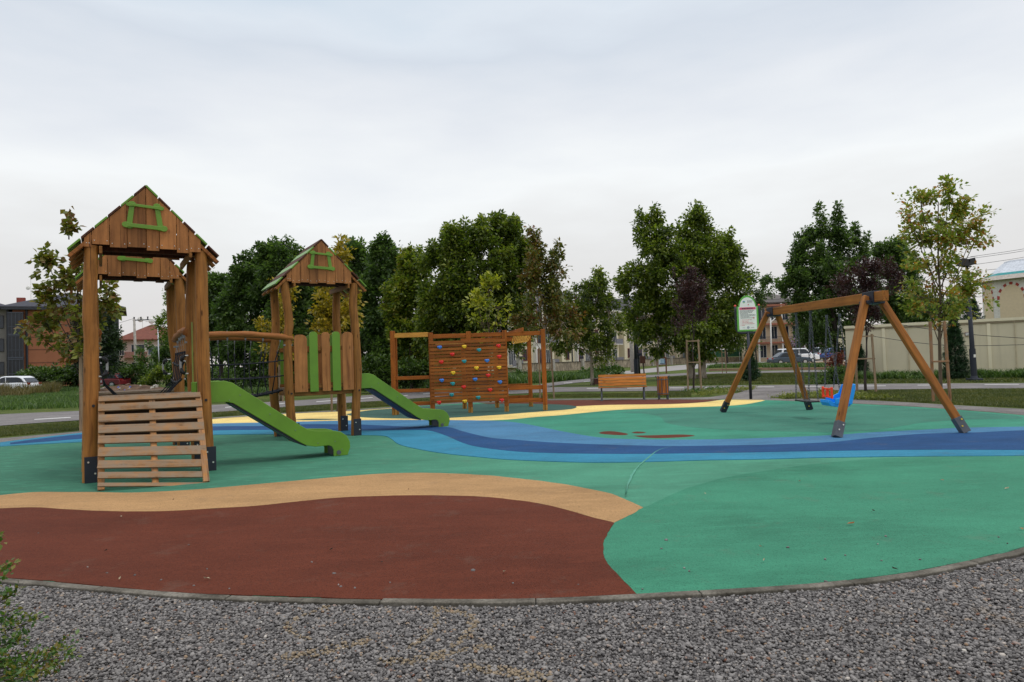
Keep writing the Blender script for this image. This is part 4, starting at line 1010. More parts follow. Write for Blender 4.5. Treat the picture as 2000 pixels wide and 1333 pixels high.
def tree(name, label, base_px, lobes, leafm, barkm, n_sprig, n_leaf, size, seed, trunk_r=.12, base=None, group=None, up_bias=.45, droop=.35, sprig=.55, spread=.16, deep=.9, cat="tree", trunk_top=.72, lean=0, aspect=.55, low=.35, spikes=(), multi=1, limbs=True, clump=20, tips=.075):
    rs = np.random.RandomState(seed); B = G(*base_px) if base is None else np.array(base, float)
    Yd = B[1]; sc = F_PX/Yd
    t = thing(name, label, cat, B, 0, group)
    O = []; D = []; C3 = []
    areas = np.array([rx*ry for _, _, rx, ry in lobes], float); cnt = np.maximum(6, (n_sprig*areas**.9/np.sum(areas**.9)).astype(int))
    for (px, py, rx, ry), c in zip(lobes, cnt):
        cen = Y(px, py, Yd)-B; r3 = np.array([rx/sc, rx/sc*deep, ry/sc]); C3.append((cen, r3))
        # leaf masses gather in clumps set over the lobe, with gaps between them
        nc = max(5, int(c/clump)); cd = unit(rs.normal(size=(nc, 3))); cr_ = rs.uniform(.25, 1.0, nc)**.5
        cc = cd*cr_[:, None]*.86; k = rs.randint(0, nc, c); dd = unit(rs.normal(size=(c, 3)))
        loc = cc[k]+dd*(rs.uniform(0, 1, c)**.5*rs.uniform(.22, .46, nc)[k])[:, None]
        out = unit(loc+.001); P = cen+loc*r3
        O.append(P); D.append(unit(out*.7+dd*.3+np.array([0, 0, up_bias])+rs.normal(size=(c, 3))*.3))
    tipL = []
    # upright leaders all over the top of the crown
    nt_ = int(n_sprig*tips); 
    for _ in range(nt_):
        j = rs.choice(len(lobes), p=areas/areas.sum()); cen, r3 = C3[j]; a = rs.uniform(0, 6.283); e = rs.uniform(.15, 1.35)
        u_ = np.array([math.cos(a)*math.cos(e), math.sin(a)*math.cos(e), math.sin(e)]); s0 = cen+u_*r3*.86
        d_ = unit(u_*.55+np.array([0, 0, .9])+rs.normal(size=3)*.18); ln_ = rs.uniform(.5, 1.25)*min(1.0, r3[2])*.75
        k_ = 7; f_ = np.linspace(0, 1, k_)
        O.append(s0+d_*(f_*ln_)[:, None]); D.append(unit(rs.normal(size=(k_, 3))*.7+d_*.6)); tipL.append((sum(len(q) for q in O)-k_, k_))
    O = np.concatenate(O); D = np.concatenate(D)
    L = sprig*rs.uniform(.6, 1.3, len(O))
    for st0, k_ in tipL: L[st0:st0+k_] *= np.linspace(.7, .22, k_)
    for (px, py, ht, k) in spikes:       # leaders standing clear of the crown
        b0 = Y(px, py, Yd)-B; hh = ht/sc
        z = rs.uniform(0, 1, k); P = b0+np.stack([rs.normal(0, .02*hh+.03, k), rs.normal(0, .03, k), -z*hh], 1)
        O = np.concatenate([O, P]); D = np.concatenate([D, unit(rs.normal(size=(k, 3))*.8+np.array([0, 0, .5]))]); L = np.concatenate([L, sprig*.45*(.5+z)])
    ok = O[:, 2] > .05; O, D, L = O[ok], D[ok], L[ok]
    V, Fc = sprig_leaves(O, D, L, n_leaf, size, spread, rs, droop, aspect)
    fast_mesh("crown", V, Fc, leafm, t)
    # trunk and limbs
    mb = MB(); top = max(c[2]+r[2]*.5 for c, r in C3); cxm = np.average([c[0] for c, _ in C3], weights=areas); 
    r_ = random.Random(seed)
    stems = []
    for s_ in range(multi):
        off = 0 if multi == 1 else (s_-(multi-1)/2)*trunk_r*2.4
        pts = [(off, 0, -.05)]
        for k in range(1, 7):
            f_ = k/6; pts.append((off*(1+2*f_)+cxm*f_**1.5*.9+r_.uniform(-.02, .02)*top*.4+lean*f_, r_.uniform(-.02, .02)*top*.3, top*trunk_top*f_))
        sp = smooth_line(pts, 3); rr_ = [trunk_r*(1.25 if i == 0 else 1)*(1-.82*i/len(sp)) for i in range(len(sp))]
        mb.tube(sp, rr_, 9); stems.append(sp)
    if limbs:
        for (c, r3), a in zip(C3, areas):
            sp = stems[r_.randrange(len(stems))]; c = np.array(c)
            j = min(range(len(sp)), key=lambda i: abs(sp[i][2]-max(c[2]*.62, low*top*.8))); s0 = np.array(sp[j])
            m_ = s0*.5+c*.5+np.array([0, 0, -.06*np.linalg.norm(c-s0)]); ln = smooth_line([s0, m_, c], 3)
            w0 = max(.018, trunk_r*(.42-.3*j/len(sp))); mb.tube(ln, [w0*(1-.6*i/len(ln)) for i in range(len(ln))], 6)
            near = O[np.argsort(np.linalg.norm((O-c)/r3, axis=1))][::max(1, len(O)//(10*len(C3)))][:9]
            for q in near:
                q = np.array(q); mm = c*.5+q*.5+np.array([0, 0, -.03]); mb.tube([c, mm, q], [w0*.4, w0*.28, .006], 4, False)
        for (px, py, ht, k) in spikes:
            b0 = Y(px, py, Yd)-B; mb.tube([b0-np.array([0, 0, ht/sc*1.3]), b0], [.02, .006], 4, False)
    mb.build("trunk", barkm, t, 0, True, fixn=False)
    return t
LF_DARK = m_leaf("leaf_dark_green", [S(40, 56, 30), S(62, 84, 42), S(84, 106, 54), S(112, 132, 70)], .5)
LF_MID = m_leaf("leaf_mid_green", [S(44, 58, 24), S(74, 92, 32), S(106, 118, 42), S(142, 146, 58)], .5)
LF_OLIVE = m_leaf("leaf_olive", [S(42, 58, 20), S(70, 90, 28), S(100, 116, 36), S(134, 140, 48), S(122, 104, 44)], .45)
LF_TREEB = m_leaf("leaf_walnut", [S(46, 62, 24), S(76, 94, 32), S(108, 122, 42), S(142, 148, 56)], .5)
LF_LIME = m_leaf("leaf_lime", [S(84, 96, 28), S(120, 128, 36), S(150, 152, 48), S(176, 168, 58)], .4)
LF_GOLD = m_leaf("leaf_gold", [S(96, 92, 26), S(140, 124, 32), S(172, 146, 42), S(120, 112, 36)], .4)
LF_MAPLE = m_leaf("leaf_brown_green_maple", [S(66, 72, 26), S(94, 102, 38), S(124, 126, 50), S(112, 88, 44), S(120, 74, 40)], .4)
LF_MAPLE2 = m_leaf("leaf_green_orange_maple", [S(84, 102, 38), S(110, 128, 48), S(136, 150, 62), S(150, 132, 56), S(176, 96, 48)], .4)
LF_RED = m_leaf("leaf_reddish_maple", [S(48, 60, 22), S(76, 86, 28), S(102, 104, 38), S(112, 88, 40), S(108, 62, 34)], .35)
LF_PLUM = m_leaf("leaf_purple_plum", [S(34, 20, 24), S(52, 28, 32), S(70, 40, 42), S(60, 46, 36)], .25)
LF_CON = m_leaf("leaf_conifer", [S(26, 46, 28), S(40, 66, 40), S(58, 86, 52)], .15)
LF_IVY = m_leaf("leaf_hedge", [S(28, 44, 18), S(48, 70, 26), S(72, 94, 36), S(92, 114, 46)], .3)
LF_SHRUB = m_leaf("leaf_near_shrub", [S(34, 60, 20), S(54, 86, 28), S(76, 112, 38), S(118, 110, 38), S(92, 60, 28)], .35)
LF_YG = m_leaf("leaf_yellow_green_cover", [S(70, 84, 32), S(110, 118, 46), S(150, 148, 66)], .3)
LF_REDSH = m_leaf("leaf_red_photinia", [S(64, 24, 18), S(104, 44, 30), S(140, 88, 66)], .3)

WALNUTS = "row of dark trees behind the play towers"
# dark row behind the towers
spec = [
 (432, 742, 50, [(432, 600, 38, 52), (430, 660, 46, 60), (418, 570, 20, 22)], "dark green tree just right of the front tower's right post", LF_DARK, ()),
 (495, 744, 46, [(495, 560, 36, 50), (480, 620, 48, 60), (500, 680, 48, 50), (478, 545, 18, 22)], "dark tree with two-tipped top between front and far tower", LF_DARK, ((489, 500, 40, 14), (465, 535, 30, 10))),
 (552, 744, 44, [(552, 530, 42, 42), (548, 600, 52, 70), (555, 680, 50, 50), (526, 505, 18, 20)], "tallest dark tree left of the far tower's roof", LF_DARK, ((528, 486, 30, 14), (550, 488, 30, 14))),
 (620, 744, 47, [(620, 590, 50, 70), (620, 670, 52, 60)], "dark tree directly behind the far tower's opening", LF_DARK, ()),
 (700, 744, 45, [(690, 520, 32, 38), (700, 590, 50, 70), (700, 680, 52, 50)], "dark tree just right of the far tower's roof", LF_DARK, ((686, 484, 34, 14), (707, 487, 30, 12))),
 (752, 744, 43, [(757, 520, 30, 42), (752, 600, 46, 70), (752, 680, 46, 50)], "dark pointed tree above the left post of the climbing frame", LF_DARK, ((763, 474, 44, 22), (740, 498, 30, 12))),
]
for i, (bx, by, z, lobes, lb, lm, sp) in enumerate(spec):
    b = Y(bx, by, z); b[2] = 0
    tree("leafy_tree", lb, None, lobes, lm, BARKD, 780, 22, .26, 100+i, .20, base=b, group=WALNUTS, spikes=sp, deep=.8, sprig=.6, spread=.26, droop=.5)
tree("leafy_tree", "olive green tree left of the big dense tree, lighter leaves at its side", None, [(808, 545, 26, 42), (800, 610, 38, 55), (806, 680, 46, 44), (785, 600, 22, 40)], LF_OLIVE, BARKD, 800, 22, .22, 140, .16, base=(lambda b: np.array([b[0], b[1], 0]))(Y(806, 744, 38)), spikes=((797, 490, 40, 16), (830, 506, 34, 14)), sprig=.5, spread=.2)
tree("leafy_tree", "big dense dark green tree with broad crown behind the climbing wall", None,
     [(900, 500, 52, 46), (965, 490, 62, 50), (860, 560, 48, 60), (940, 570, 80, 70), (1010, 540, 38, 60), (900, 640, 78, 54), (985, 640, 58, 50), (890, 695, 44, 22), (940, 690, 36, 26), (872, 615, 44, 40), (845, 650, 34, 34), (870, 680, 34, 30)], LF_MID, BARKD, 1950, 23, .20, 150, .24, base=(lambda b: np.array([b[0], b[1], 0]))(Y(945, 752, 33)),
     spikes=((877, 444, 40, 16), (941, 434, 34, 14), (970, 430, 30, 14), (1003, 428, 40, 18), (850, 480, 30, 10)), sprig=.55, spread=.2, droop=.5, multi=3)
tree("leafy_tree", "small lime green young tree in front of the big dense tree", None, [(955, 570, 13, 22), (950, 605, 26, 20), (930, 590, 10, 12), (975, 600, 18, 14), (940, 630, 20, 10), (980, 632, 18, 9)], LF_LIME, BARK, 48, 9, .17, 151, .035, base=(lambda b: np.array([b[0], b[1], 0]))(Y(958, 782, 24.5)), spikes=((953, 545, 30, 6),), sprig=.35, spread=.14, up_bias=.6)
tree("leafy_tree", "gold leaved young tree seen through the far tower", None, [(655, 520, 20, 34), (650, 580, 34, 40), (655, 630, 38, 38), (640, 655, 30, 22), (668, 600, 26, 40)], LF_GOLD, BARK, 190, 13, .15, 152, .05, base=G(660, 803), spikes=((664, 482, 40, 8),), sprig=.4, spread=.14, up_bias=.5)
tree("leafy_tree", "gold leaved young tree just left of the far tower's posts", None, [(553, 610, 20, 50), (545, 660, 26, 40), (556, 560, 14, 24), (536, 690, 20, 26)], LF_GOLD, BARK, 110, 12, .17, 153, .05, base=G(548, 783), sprig=.4, spread=.16, up_bias=.5)
tree("leafy_tree", "young maple with reddish brown top right of the climbing frame", (1067, 781), [(1042, 490, 12, 30), (1050, 530, 28, 34), (1086, 520, 16, 30), (1050, 575, 36, 34), (1090, 560, 26, 30), (1062, 620, 44, 32), (1030, 640, 30, 16), (1100, 630, 28, 32)], LF_RED, BARKL, 330, 15, .14, 154, .055, spikes=((1042, 446, 44, 14), (1083, 490, 30, 8), (1092, 498, 26, 6)), sprig=.38, spread=.13, droop=.55, up_bias=.3)
tree("leafy_tree", "medium dark green tree with leaning grey trunk behind the bench's left end", (1157, 752), [(1172, 560, 18, 22), (1150, 590, 38, 30), (1120, 625, 40, 34), (1160, 640, 46, 40), (1190, 620, 26, 36), (1135, 675, 40, 26), (1175, 690, 26, 18), (1105, 660, 26, 24)], LF_MID, BARKL, 620, 18, .17, 155, .11, spikes=((1172, 528, 30, 12),), sprig=.42, spread=.16, droop=.7)
tree("leafy_tree", "largest tree on the right half, tall uneven walnut-like crown over pale forked trunks", (1362, 740), [(1272, 450, 26, 34), (1360, 455, 34, 36), (1310, 500, 58, 42), (1390, 510, 48, 50), (1425, 505, 26, 26), (1330, 560, 80, 60), (1420, 570, 44, 62), (1245, 560, 34, 34), (1260, 620, 46, 40), (1345, 630, 80, 44), (1430, 640, 38, 44), (1290, 660, 44, 24), (1370, 680, 50, 24)], LF_TREEB, BARKL, 2000, 21, .22, 156, .26,
     spikes=((1284, 412, 40, 24), (1272, 418, 30, 12), (1358, 416, 40, 16), (1448, 492, 22, 10), (1215, 530, 20, 8)), sprig=.6, spread=.24, droop=.6, multi=2)
tree("leafy_tree", "small dark tree tip behind the notice sign", None, [(1482, 565, 22, 22), (1465, 590, 20, 18), (1498, 560, 10, 14), (1478, 610, 16, 20)], LF_DARK, BARKD, 110, 15, .2, 157, .07, base=(lambda b: np.array([b[0], b[1], 0]))(Y(1478, 725, 50)), sprig=.5, spread=.22, droop=.6)
tree("purple_plum", "tall narrow purple leaved plum between wooden stakes left of the sign", (1355, 763), [(1352, 590, 26, 46), (1344, 620, 26, 34), (1362, 610, 20, 40), (1352, 560, 12, 26)], LF_PLUM, BARKD, 230, 16, .10, 158, .045, group="purple leaved plum trees", sprig=.4, spread=.10, up_bias=1.2, droop=-.1, trunk_top=.6, cat="tree")
tree("purple_plum", "smallest purple plum with open vase crown behind the litter bin", (1286, 732), [(1270, 650, 12, 20), (1285, 640, 16, 24), (1298, 650, 12, 20), (1284, 660, 20, 14)], LF_PLUM, BARKL, 110, 12, .16, 159, .07, group="purple leaved plum trees", sprig=.6, spread=.16, up_bias=1.3, droop=-.1, trunk_top=.5)
tree("purple_plum", "round purple plum behind the near swing bracket", (1691, 765), [(1672, 560, 34, 34), (1708, 545, 30, 30), (1690, 600, 34, 38), (1735, 560, 24, 24), (1690, 625, 22, 22)], LF_PLUM, BARKD, 330, 16, .09, 160, .05, group="purple leaved plum trees", sprig=.34, spread=.10, up_bias=1.0, droop=0, trunk_top=.6)
tree("leafy_tree", "dark ash tree with two tall feathery leaders behind the swing beam", None, [(1618, 480, 34, 34), (1580, 510, 28, 40), (1660, 500, 28, 36), (1600, 550, 56, 40), (1560, 570, 34, 30), (1650, 570, 48, 50), (1610, 620, 70, 50), (1655, 660, 40, 28), (1580, 640, 30, 30)], LF_DARK, BARKD, 1200, 19, .20, 161, .2, base=(lambda b: np.array([b[0], b[1], 0]))(Y(1640, 728, 40)),
     spikes=((1600, 402, 70, 34), (1636, 396, 70, 34), (1577, 442, 50, 18), (1670, 440, 40, 20), (1690, 470, 30, 12), (1553, 505, 20, 8)), sprig=.5, spread=.2, droop=.4)
tree("leafy_tree", "dark tree between the purple plum and the right-hand maple", None, [(1730, 510, 22, 26), (1758, 505, 20, 26), (1745, 560, 44, 50), (1770, 610, 40, 32), (1720, 600, 30, 30)], LF_DARK, BARKD, 700, 20, .2, 162, .16, base=(lambda b: np.array([b[0], b[1], 0]))(Y(1745, 722, 46)), spikes=((1728, 484, 30, 14), (1757, 480, 30, 14)), sprig=.5, spread=.22)
tree("maple_tree", "tall airy green and orange maple staked on the lawn at right", (1838, 780), [(1800, 405, 26, 20), (1852, 385, 18, 22), (1830, 440, 46, 30), (1880, 440, 40, 26), (1910, 460, 26, 16), (1800, 470, 30, 26), (1845, 490, 50, 30), (1892, 478, 20, 12), (1820, 540, 46, 28), (1870, 550, 46, 22), (1800, 580, 40, 20), (1850, 590, 54, 26), (1905, 580, 30, 12), (1815, 610, 36, 14), (1775, 425, 14, 8)], LF_MAPLE2, BARK, 255, 17, .12, 163, .05, group="young staked maples", spikes=((1852, 362, 40, 10), (1798, 376, 30, 6), (1765, 455, 10, 3)), sprig=.36, spread=.13, droop=.25, aspect=.62, trunk_top=.95, up_bias=.35)
tree("maple_tree", "young brownish maple behind the front tower's left post", (163, 839), [(96, 520, 14, 16), (120, 545, 20, 14), (112, 580, 26, 14), (150, 560, 18, 26), (100, 600, 24, 12), (150, 610, 30, 20), (130, 650, 34, 18), (175, 645, 30, 28), (90, 632, 18, 8), (60, 660-20, 14, 8), (140, 690, 30, 10), (185, 690, 30, 14), (205, 610, 14, 26), (160, 510, 10, 20), (185, 580, 14, 20)], LF_MAPLE, BARKD, 100, 13, .16, 164, .055, group="young staked maples", spikes=((136, 408, 4, 1), (134, 422, 36, 7), (81, 486, 24, 5), (213, 552, 20, 5)), sprig=.26, spread=.12, droop=.5, aspect=.8, trunk_top=.95, up_bias=.2)
tree("leafy_tree", "small lime green tree seen between the front tower's right posts", None, [(338, 600, 22, 30), (350, 640, 26, 40), (328, 640, 16, 20), (345, 570, 14, 16)], m_leaf("leaf_lime_dark", [S(60, 84, 26), S(96, 120, 36), S(140, 156, 50)], .4), BARK, 200, 16, .24, 165, .1, base=(lambda b: np.array([b[0], b[1], 0]))(Y(345, 752, 60)), sprig=.6, spread=.26)
tree("leafy_tree", "dark shrubby tree in front of the pale house with red roof", None, [(300, 700, 26, 24), (330, 690, 22, 34), (355, 700, 26, 40)], LF_DARK, BARKD, 260, 14, .34, 166, .1, base=(lambda b: np.array([b[0], b[1], 0]))(Y(325, 748, 80)), sprig=.8, spread=.4)
tree("leafy_tree", "feathery dark green tree in front of the brick building's right end", None, [(180, 650, 30, 40), (165, 690, 34, 34), (205, 700, 28, 40), (215, 650, 16, 30)], m_leaf("leaf_bluegreen", [S(28, 44, 26), S(44, 62, 34), S(62, 80, 44)], .3), BARKD, 420, 16, .28, 167, .12, base=(lambda b: np.array([b[0], b[1], 0]))(Y(190, 755, 62)), sprig=.7, spread=.3)
tree("leafy_tree", "tree behind the white perimeter wall left of the spruce", None, [(1800, 620, 50, 22), (1850, 615, 40, 22), (1740, 625, 40, 20)], LF_DARK, BARKD, 380, 16, .26, 168, .15, base=(lambda b: np.array([b[0], b[1], 0]))(Y(1810, 715, 50)), sprig=.6, spread=.3)
for lb, bx_, z_, lobes in (("dark tree mass beyond the green mesh fence left of the sign", 1420, 118, [(1400, 665, 40, 26), (1445, 660, 30, 30), (1385, 640, 24, 30)]),
                          ("dark tree between the balconied house and the parked vans", 1595, 112, [(1592, 655, 26, 36), (1612, 640, 24, 30), (1580, 675, 18, 20)]),
                          ("distant grey green tree left of the balconied house", 1480, 135, [(1474, 672, 20, 20), (1462, 655, 18, 18)])):
    b_ = Y(bx_, 705, z_); b_[2] = 0
    tree("leafy_tree", lb, None, lobes, LF_DARK, BARKD, 420, 14, .5, int(bx_), .2, base=b_, sprig=1.0, spread=.6, group="far trees beyond the road")
# conifers
def conifer(label, base, h, r_, seed, group="slender conifers"):
    rs = np.random.RandomState(seed); t = thing("conifer", label, "tree", base, 0, group)
    k = int(620*h/3); z = rs.uniform(.02, .98, k)**1.15*h; a = rs.uniform(0, 6.283, k)
    rad = r_*(1-(z/h)**1.25)*(.7+.3*np.abs(np.sin(z*9+a)))+.03
    O = np.stack([np.cos(a)*rad*.35, np.sin(a)*rad*.35, z], 1); D = unit(np.stack([np.cos(a), np.sin(a), np.full(k, .45)], 1)); L = rad*.85
    V, Fc = sprig_leaves(O, D, L, 30, .10, .055, rs, -.2, .28); fast_mesh("crown", V, Fc, LF_CON, t)
    MB().tube([(0, 0, -.05), (0, 0, h*.9)], [.05, .01], 7).build("trunk", BARKD, t, 0, True)
    return t
conifer("slim dark conifer in front of the white wall beside the street lamp", G(1868, 741), 2.95, .52, 1)
conifer("small dark conifer half hidden behind the near swing leg", G(1680, 738), 1.75, .45, 2)
conifer("small dark conifer just behind the sign post", G(1466, 745), 1.75, .48, 3)
b = Y(1905, 715, 42); b[2] = 0
conifer("spruce top showing above the white wall near the lamp", b, 4.4, 1.5, 4)
# stakes
def stakes(label, pts, h, cross, m=WOODST, tie_y=None, base=None):
    t = thing("tree_stakes", label, "tree stakes", pts[0], 0, "wooden stake frames around young trees")
    b0 = np.array(pts[0]); 
    for p in pts:
        q = np.array(p)-b0; o = part_beam("stake", (q[0], q[1], -.02), (q[0]+(.02 if p is pts[0] else -.05), q[1], h), .06, .06, m, t, (0, 1, 0), .006)
    for z in cross:
        for a, b in zip(pts[:-1], pts[1:]):
            a, b = np.array(a)-b0, np.array(b)-b0; part_beam("cross_bar", (a[0], a[1]-.04, z), (b[0], b[1]-.04, z), .03, .045, m, t, (0, 0, 1), .004)
    return t
stakes("two grey stakes with cross bars around the left maple", [G(158, 841), G(186, 838)], 1.95, (1.88, 1.0))
stakes("two wooden stakes supporting the reddish maple by the climbing frame", [G(1055, 777), G(1082, 778)], 1.9, (1.05,))
stakes("tall thin stakes joined at the top around the narrow purple plum", [G(1344, 764), G(1370, 764)], 2.05, (2.0, 1.15))
stakes("grey posts with cross bars around the round purple plum", [G(1674, 765), G(1711, 766)], 1.95, (1.88, 1.12))
stakes("two rough brown stakes around the right-hand maple", [G(1823, 785), G(1856, 784)], 2.1, (1.05,), m_wood("brown_stake", S(146, 104, 68), S(90, 60, 40), 2, .85, grey=.6))
stakes("pale stakes below the gold tree seen under the far tower", [G(648, 803), G(675, 803)], 1.5, ())
stakes("single stake pair behind the rope bridge", [G(546, 783), G(553, 784)], 1.6, ())
stakes("thin dark stakes on the far lawn left of the sign", [G(1411, 729), G(1419, 729)], 1.8, (1.6,))

# ------------------------------------------------------------------ near shrub at the lower left corner
sh = thing("shrub", "leafy green shrub with small round leaves at the lower left corner", "shrub", (-2.75, 2.75, -.02))
rs = np.random.RandomState(7); b0 = np.array([-2.75, 2.75, -.02])
tips = [(12, 1100, 3.05), (2, 1130, 2.95), (30, 1160, 3.1), (-10, 1060, 3.0), (60, 1215, 3.0), (132, 1262, 3.05), (95, 1300, 2.95), (40, 1250, 2.9), (20, 1200, 2.85), (-30, 1180, 2.8), (-50, 1120, 2.9), (70, 1310, 2.8), (118, 1285, 2.85), (10, 1290, 2.75), (-60, 1240, 2.7), (45, 1325, 2.7), (-20, 1300, 2.6)]
mb = MB(); OO = []; DD = []
for x, y, yd in tips:
    e = Y(x, y, yd)-b0; s0 = np.array([rs.uniform(-.08, .05), rs.uniform(-.06, .06), 0]); m_ = s0*.45+e*.55+np.array([-.04, 0, .05])
    ln = smooth_line([s0, m_, e], 8); mb.tube(ln, [.006*(1-.7*i/len(ln)) for i in range(len(ln))], 5)
    for i in range(3, len(ln)):
        for _ in range(4):
            p = ln[i]+rs.normal(0, .006, 3); OO.append(p); DD.append(unit(rs.normal(size=3)*.9+unit(e-s0)*.6))
mb.build("stems", BARKD, sh, 0, True)
OO = np.array(OO); DD = np.array(DD)
V, Fc = sprig_leaves(OO, DD, np.full(len(OO), .05), 6, .024, .012, rs, .1, .62); fast_mesh("foliage", V, Fc, LF_SHRUB, sh)

# ------------------------------------------------------------------ grass, weeds, cover plants
def blades(name, poly, n, h, w, m, seed, lean=.35, hv=.5, z0=-.03, label=None, clump=None):
    rs = np.random.RandomState(seed); poly = np.array([(p[0], p[1]) for p in poly]); lo, hi = poly.min(0), poly.max(0)
    P = rs.uniform(lo, hi, (n*3, 2)); P = P[inpoly(P, poly)][:n]
    k = len(P); hh = h*rs.uniform(1-hv, 1+hv, k)
    if clump: hh *= .55+.75*np.clip(.5+.5*np.sin(P[:, 0]*clump+np.sin(P[:, 1]*clump*.7)*2), 0, 1)
    a = rs.uniform(0, 6.283, k); ln = rs.normal(0, lean, (k, 2))*hh[:, None]
    B = np.column_stack([P, np.full(k, z0)]); dx = np.column_stack([np.cos(a), np.sin(a), np.zeros(k)])*w*.5
    mid = B+np.column_stack([ln*.35, hh*.6]); tip = B+np.column_stack([ln, hh])
    V = np.stack([B-dx, B+dx, mid+dx*.8, mid-dx*.8, tip], 1).reshape(-1, 3); i = (np.arange(k)*5)[:, None]
    Fc = np.concatenate([i+np.array([[0, 1, 2]]), i+np.array([[0, 2, 3]]), i+np.array([[3, 2, 4]])], 1).reshape(-1, 3)
    o = fast_mesh(name, V, Fc, m); stuff(o, label, "grass"); return o
GR1 = m_leaf("grass_lush", [S(40, 58, 24), S(58, 84, 34), S(82, 108, 46), S(110, 128, 66)], .3)
GR2 = m_leaf("grass_dry", [S(62, 60, 30), S(90, 82, 46), S(122, 106, 66), S(76, 84, 40)], .3)
GR3 = m_leaf("grass_lawn", [S(52, 62, 26), S(72, 82, 34), S(92, 98, 44), S(118, 110, 58)], .3)
pg = lambda L: [G(*q)[:2] for q in L]
blades("tall_grass", pg([(-150, 806), (0, 801), (160, 796), (420, 783), (420, 762), (300, 758), (160, 763), (0, 770), (-150, 775)]), 60000, .20, .03, GR1, 1, label="lush green meadow grass at left beyond the path")
blades("tall_grass", pg([(-150, 776), (0, 772), (160, 766), (300, 760), (300, 752), (160, 759), (0, 766), (-150, 770)]), 60000, .34, .05, GR1, 2, label="taller green grass band at left")
blades("dry_weeds", [(-62, 54), (-36.0, 54), (-43.5, 66), (-66, 66)], 26000, .62, .045, GR2, 3, .25, .5, label="dry brown weeds in front of the hedge at left", clump=1.1)
blades("dry_weeds", [(-51, 49), (-34.8, 49), (-38.5, 55), (-54, 55)], 9000, .72, .04, GR2, 33, .3, .5, label="taller dry weeds hiding the white hatchback's wheels", clump=1.3)
blades("lawn_grass", pg([(0, 852), (160, 838), (160, 823), (0, 834), (-200, 850), (-200, 866)]), 26000, .05, .012, GR3, 4, label="short lawn strip at far left")
blades("lawn_grass", pg([(416, 813), (600, 802), (763, 792), (920, 781), (1067, 776), (1350, 774), (1350, 766), (1067, 771), (920, 774), (763, 784), (600, 793), (416, 806)]), 60000, .05, .014, GR3, 5, label="short lawn strip behind the rubber surface")
blades("lawn_grass", pg([(1530, 778), (1670, 778), (1873, 789), (2000, 795), (2120, 800), (2120, 759), (1873, 760), (1700, 763), (1620, 768)]), 60000, .05, .014, GR3, 6, label="short lawn behind the swing at right")
blades("lawn_grass", pg([(1300, 752), (1480, 750), (1700, 748), (2000, 746), (2000, 738), (1700, 738), (1640, 728), (1400, 731), (1300, 738)]), 60000, .07, .03, GR3, 7, label="far lawn between the two paths")
blades("wall_weeds", pg([(1670, 742), (1850, 741), (2060, 738), (2060, 734), (1850, 737), (1670, 738.5)]), 15000, .22, .05, GR1, 8, .5, .7, label="weeds growing along the foot of the white wall", clump=3)
blades("rough_grass", pg([(700, 760), (1000, 752), (1080, 746), (1180, 737), (1180, 732), (1000, 737), (700, 748)]), 50000, .3, .06, GR1, 9, .4, .6, label="rough green grass behind the climbing frame", clump=.9)
blades("rough_grass", pg([(420, 779), (700, 764), (840, 758), (840, 748), (700, 750), (420, 757)]), 50000, .26, .05, GR1, 10, .4, .6, label="rough green grass below the dark tree row", clump=1.1)
blades("rough_grass", pg([(1490, 719.5), (1640, 719.5), (1640, 715), (1490, 715.5)]), 9000, .3, .09, GR1, 11, label="rough grass before the parked cars")
blades("rough_grass", pg([(1380, 719), (1500, 717), (1500, 713), (1400, 716)]), 5000, .3, .09, GR1, 12, label="grass verge left of the parked cars")
def cover(label, poly, n, h, size, m, seed, name="ground_cover_plants"):
    rs = np.random.RandomState(seed); poly = np.array([(p[0], p[1]) for p in poly]); lo, hi = poly.min(0), poly.max(0)
    P = rs.uniform(lo, hi, (n*4, 2)); P = P[inpoly(P, poly)][:n]; k = len(P)
    O = np.column_stack([P, np.full(k, -.02)]); D = unit(np.column_stack([rs.normal(0, .6, (k, 2)), np.ones(k)]))
    V, Fc = sprig_leaves(O, D, np.full(k, h)*rs.uniform(.4, 1.2, k), 10, size, h*.35, rs, 0, .5); o = fast_mesh(name, V, Fc, m); stuff(o, label, "plants"); return o
cover("yellow green ground cover plants at the lawn edge behind the swing", pg([(1500, 778), (1560, 771), (1610, 766), (1660, 770), (1770, 780), (1660, 780), (1600, 778)]), 700, .13, .06, LF_YG, 1)
cover("low bushy plants on the lawn left of the sign", pg([(1370, 773), (1470, 762), (1480, 757), (1420, 762), (1360, 770)]), 260, .14, .06, LF_YG, 2)
cover("mixed plants along the far lawn edge under the sign", pg([(1350, 768), (1440, 760), (1400, 758), (1330, 764)]), 160, .12, .06, LF_SHRUB, 3)

# ------------------------------------------------------------------ hedges and bushes
def bush(name, label, lobes, Yd, m, n, nl, size, seed, cat="bush", spread=.2, sprig=.35, group=None):
    b = Y(lobes[0][0], lobes[0][1], Yd); b[2] = 0
    return tree(name, label, None, lobes, m, BARKD, n, nl, size, seed, .04, base=b, cat=cat, spread=spread, sprig=sprig, group=group, limbs=False, trunk_top=.5, tips=.02)
bush("hedge", "ivy covered hedge in front of the brick building", [(100, 738, 50, 12), (70, 738, 24, 14), (130, 738, 40, 15), (165, 738, 30, 14)], 66, LF_IVY, 700, 16, .28, 201, "hedge", .3)
bush("hedge", "dense green hedge below the pale house", [(270, 734, 50, 15), (230, 734, 34, 13), (320, 732, 40, 18), (200, 736, 30, 12), (370, 736, 40, 20)], 68, LF_IVY, 800, 16, .28, 202, "hedge", .3)
bush("bush", "round olive bush in the middle of the rubble at left", [(305, 742, 22, 16), (290, 748, 14, 8)], 55, LF_MID, 160, 14, .2, 203)
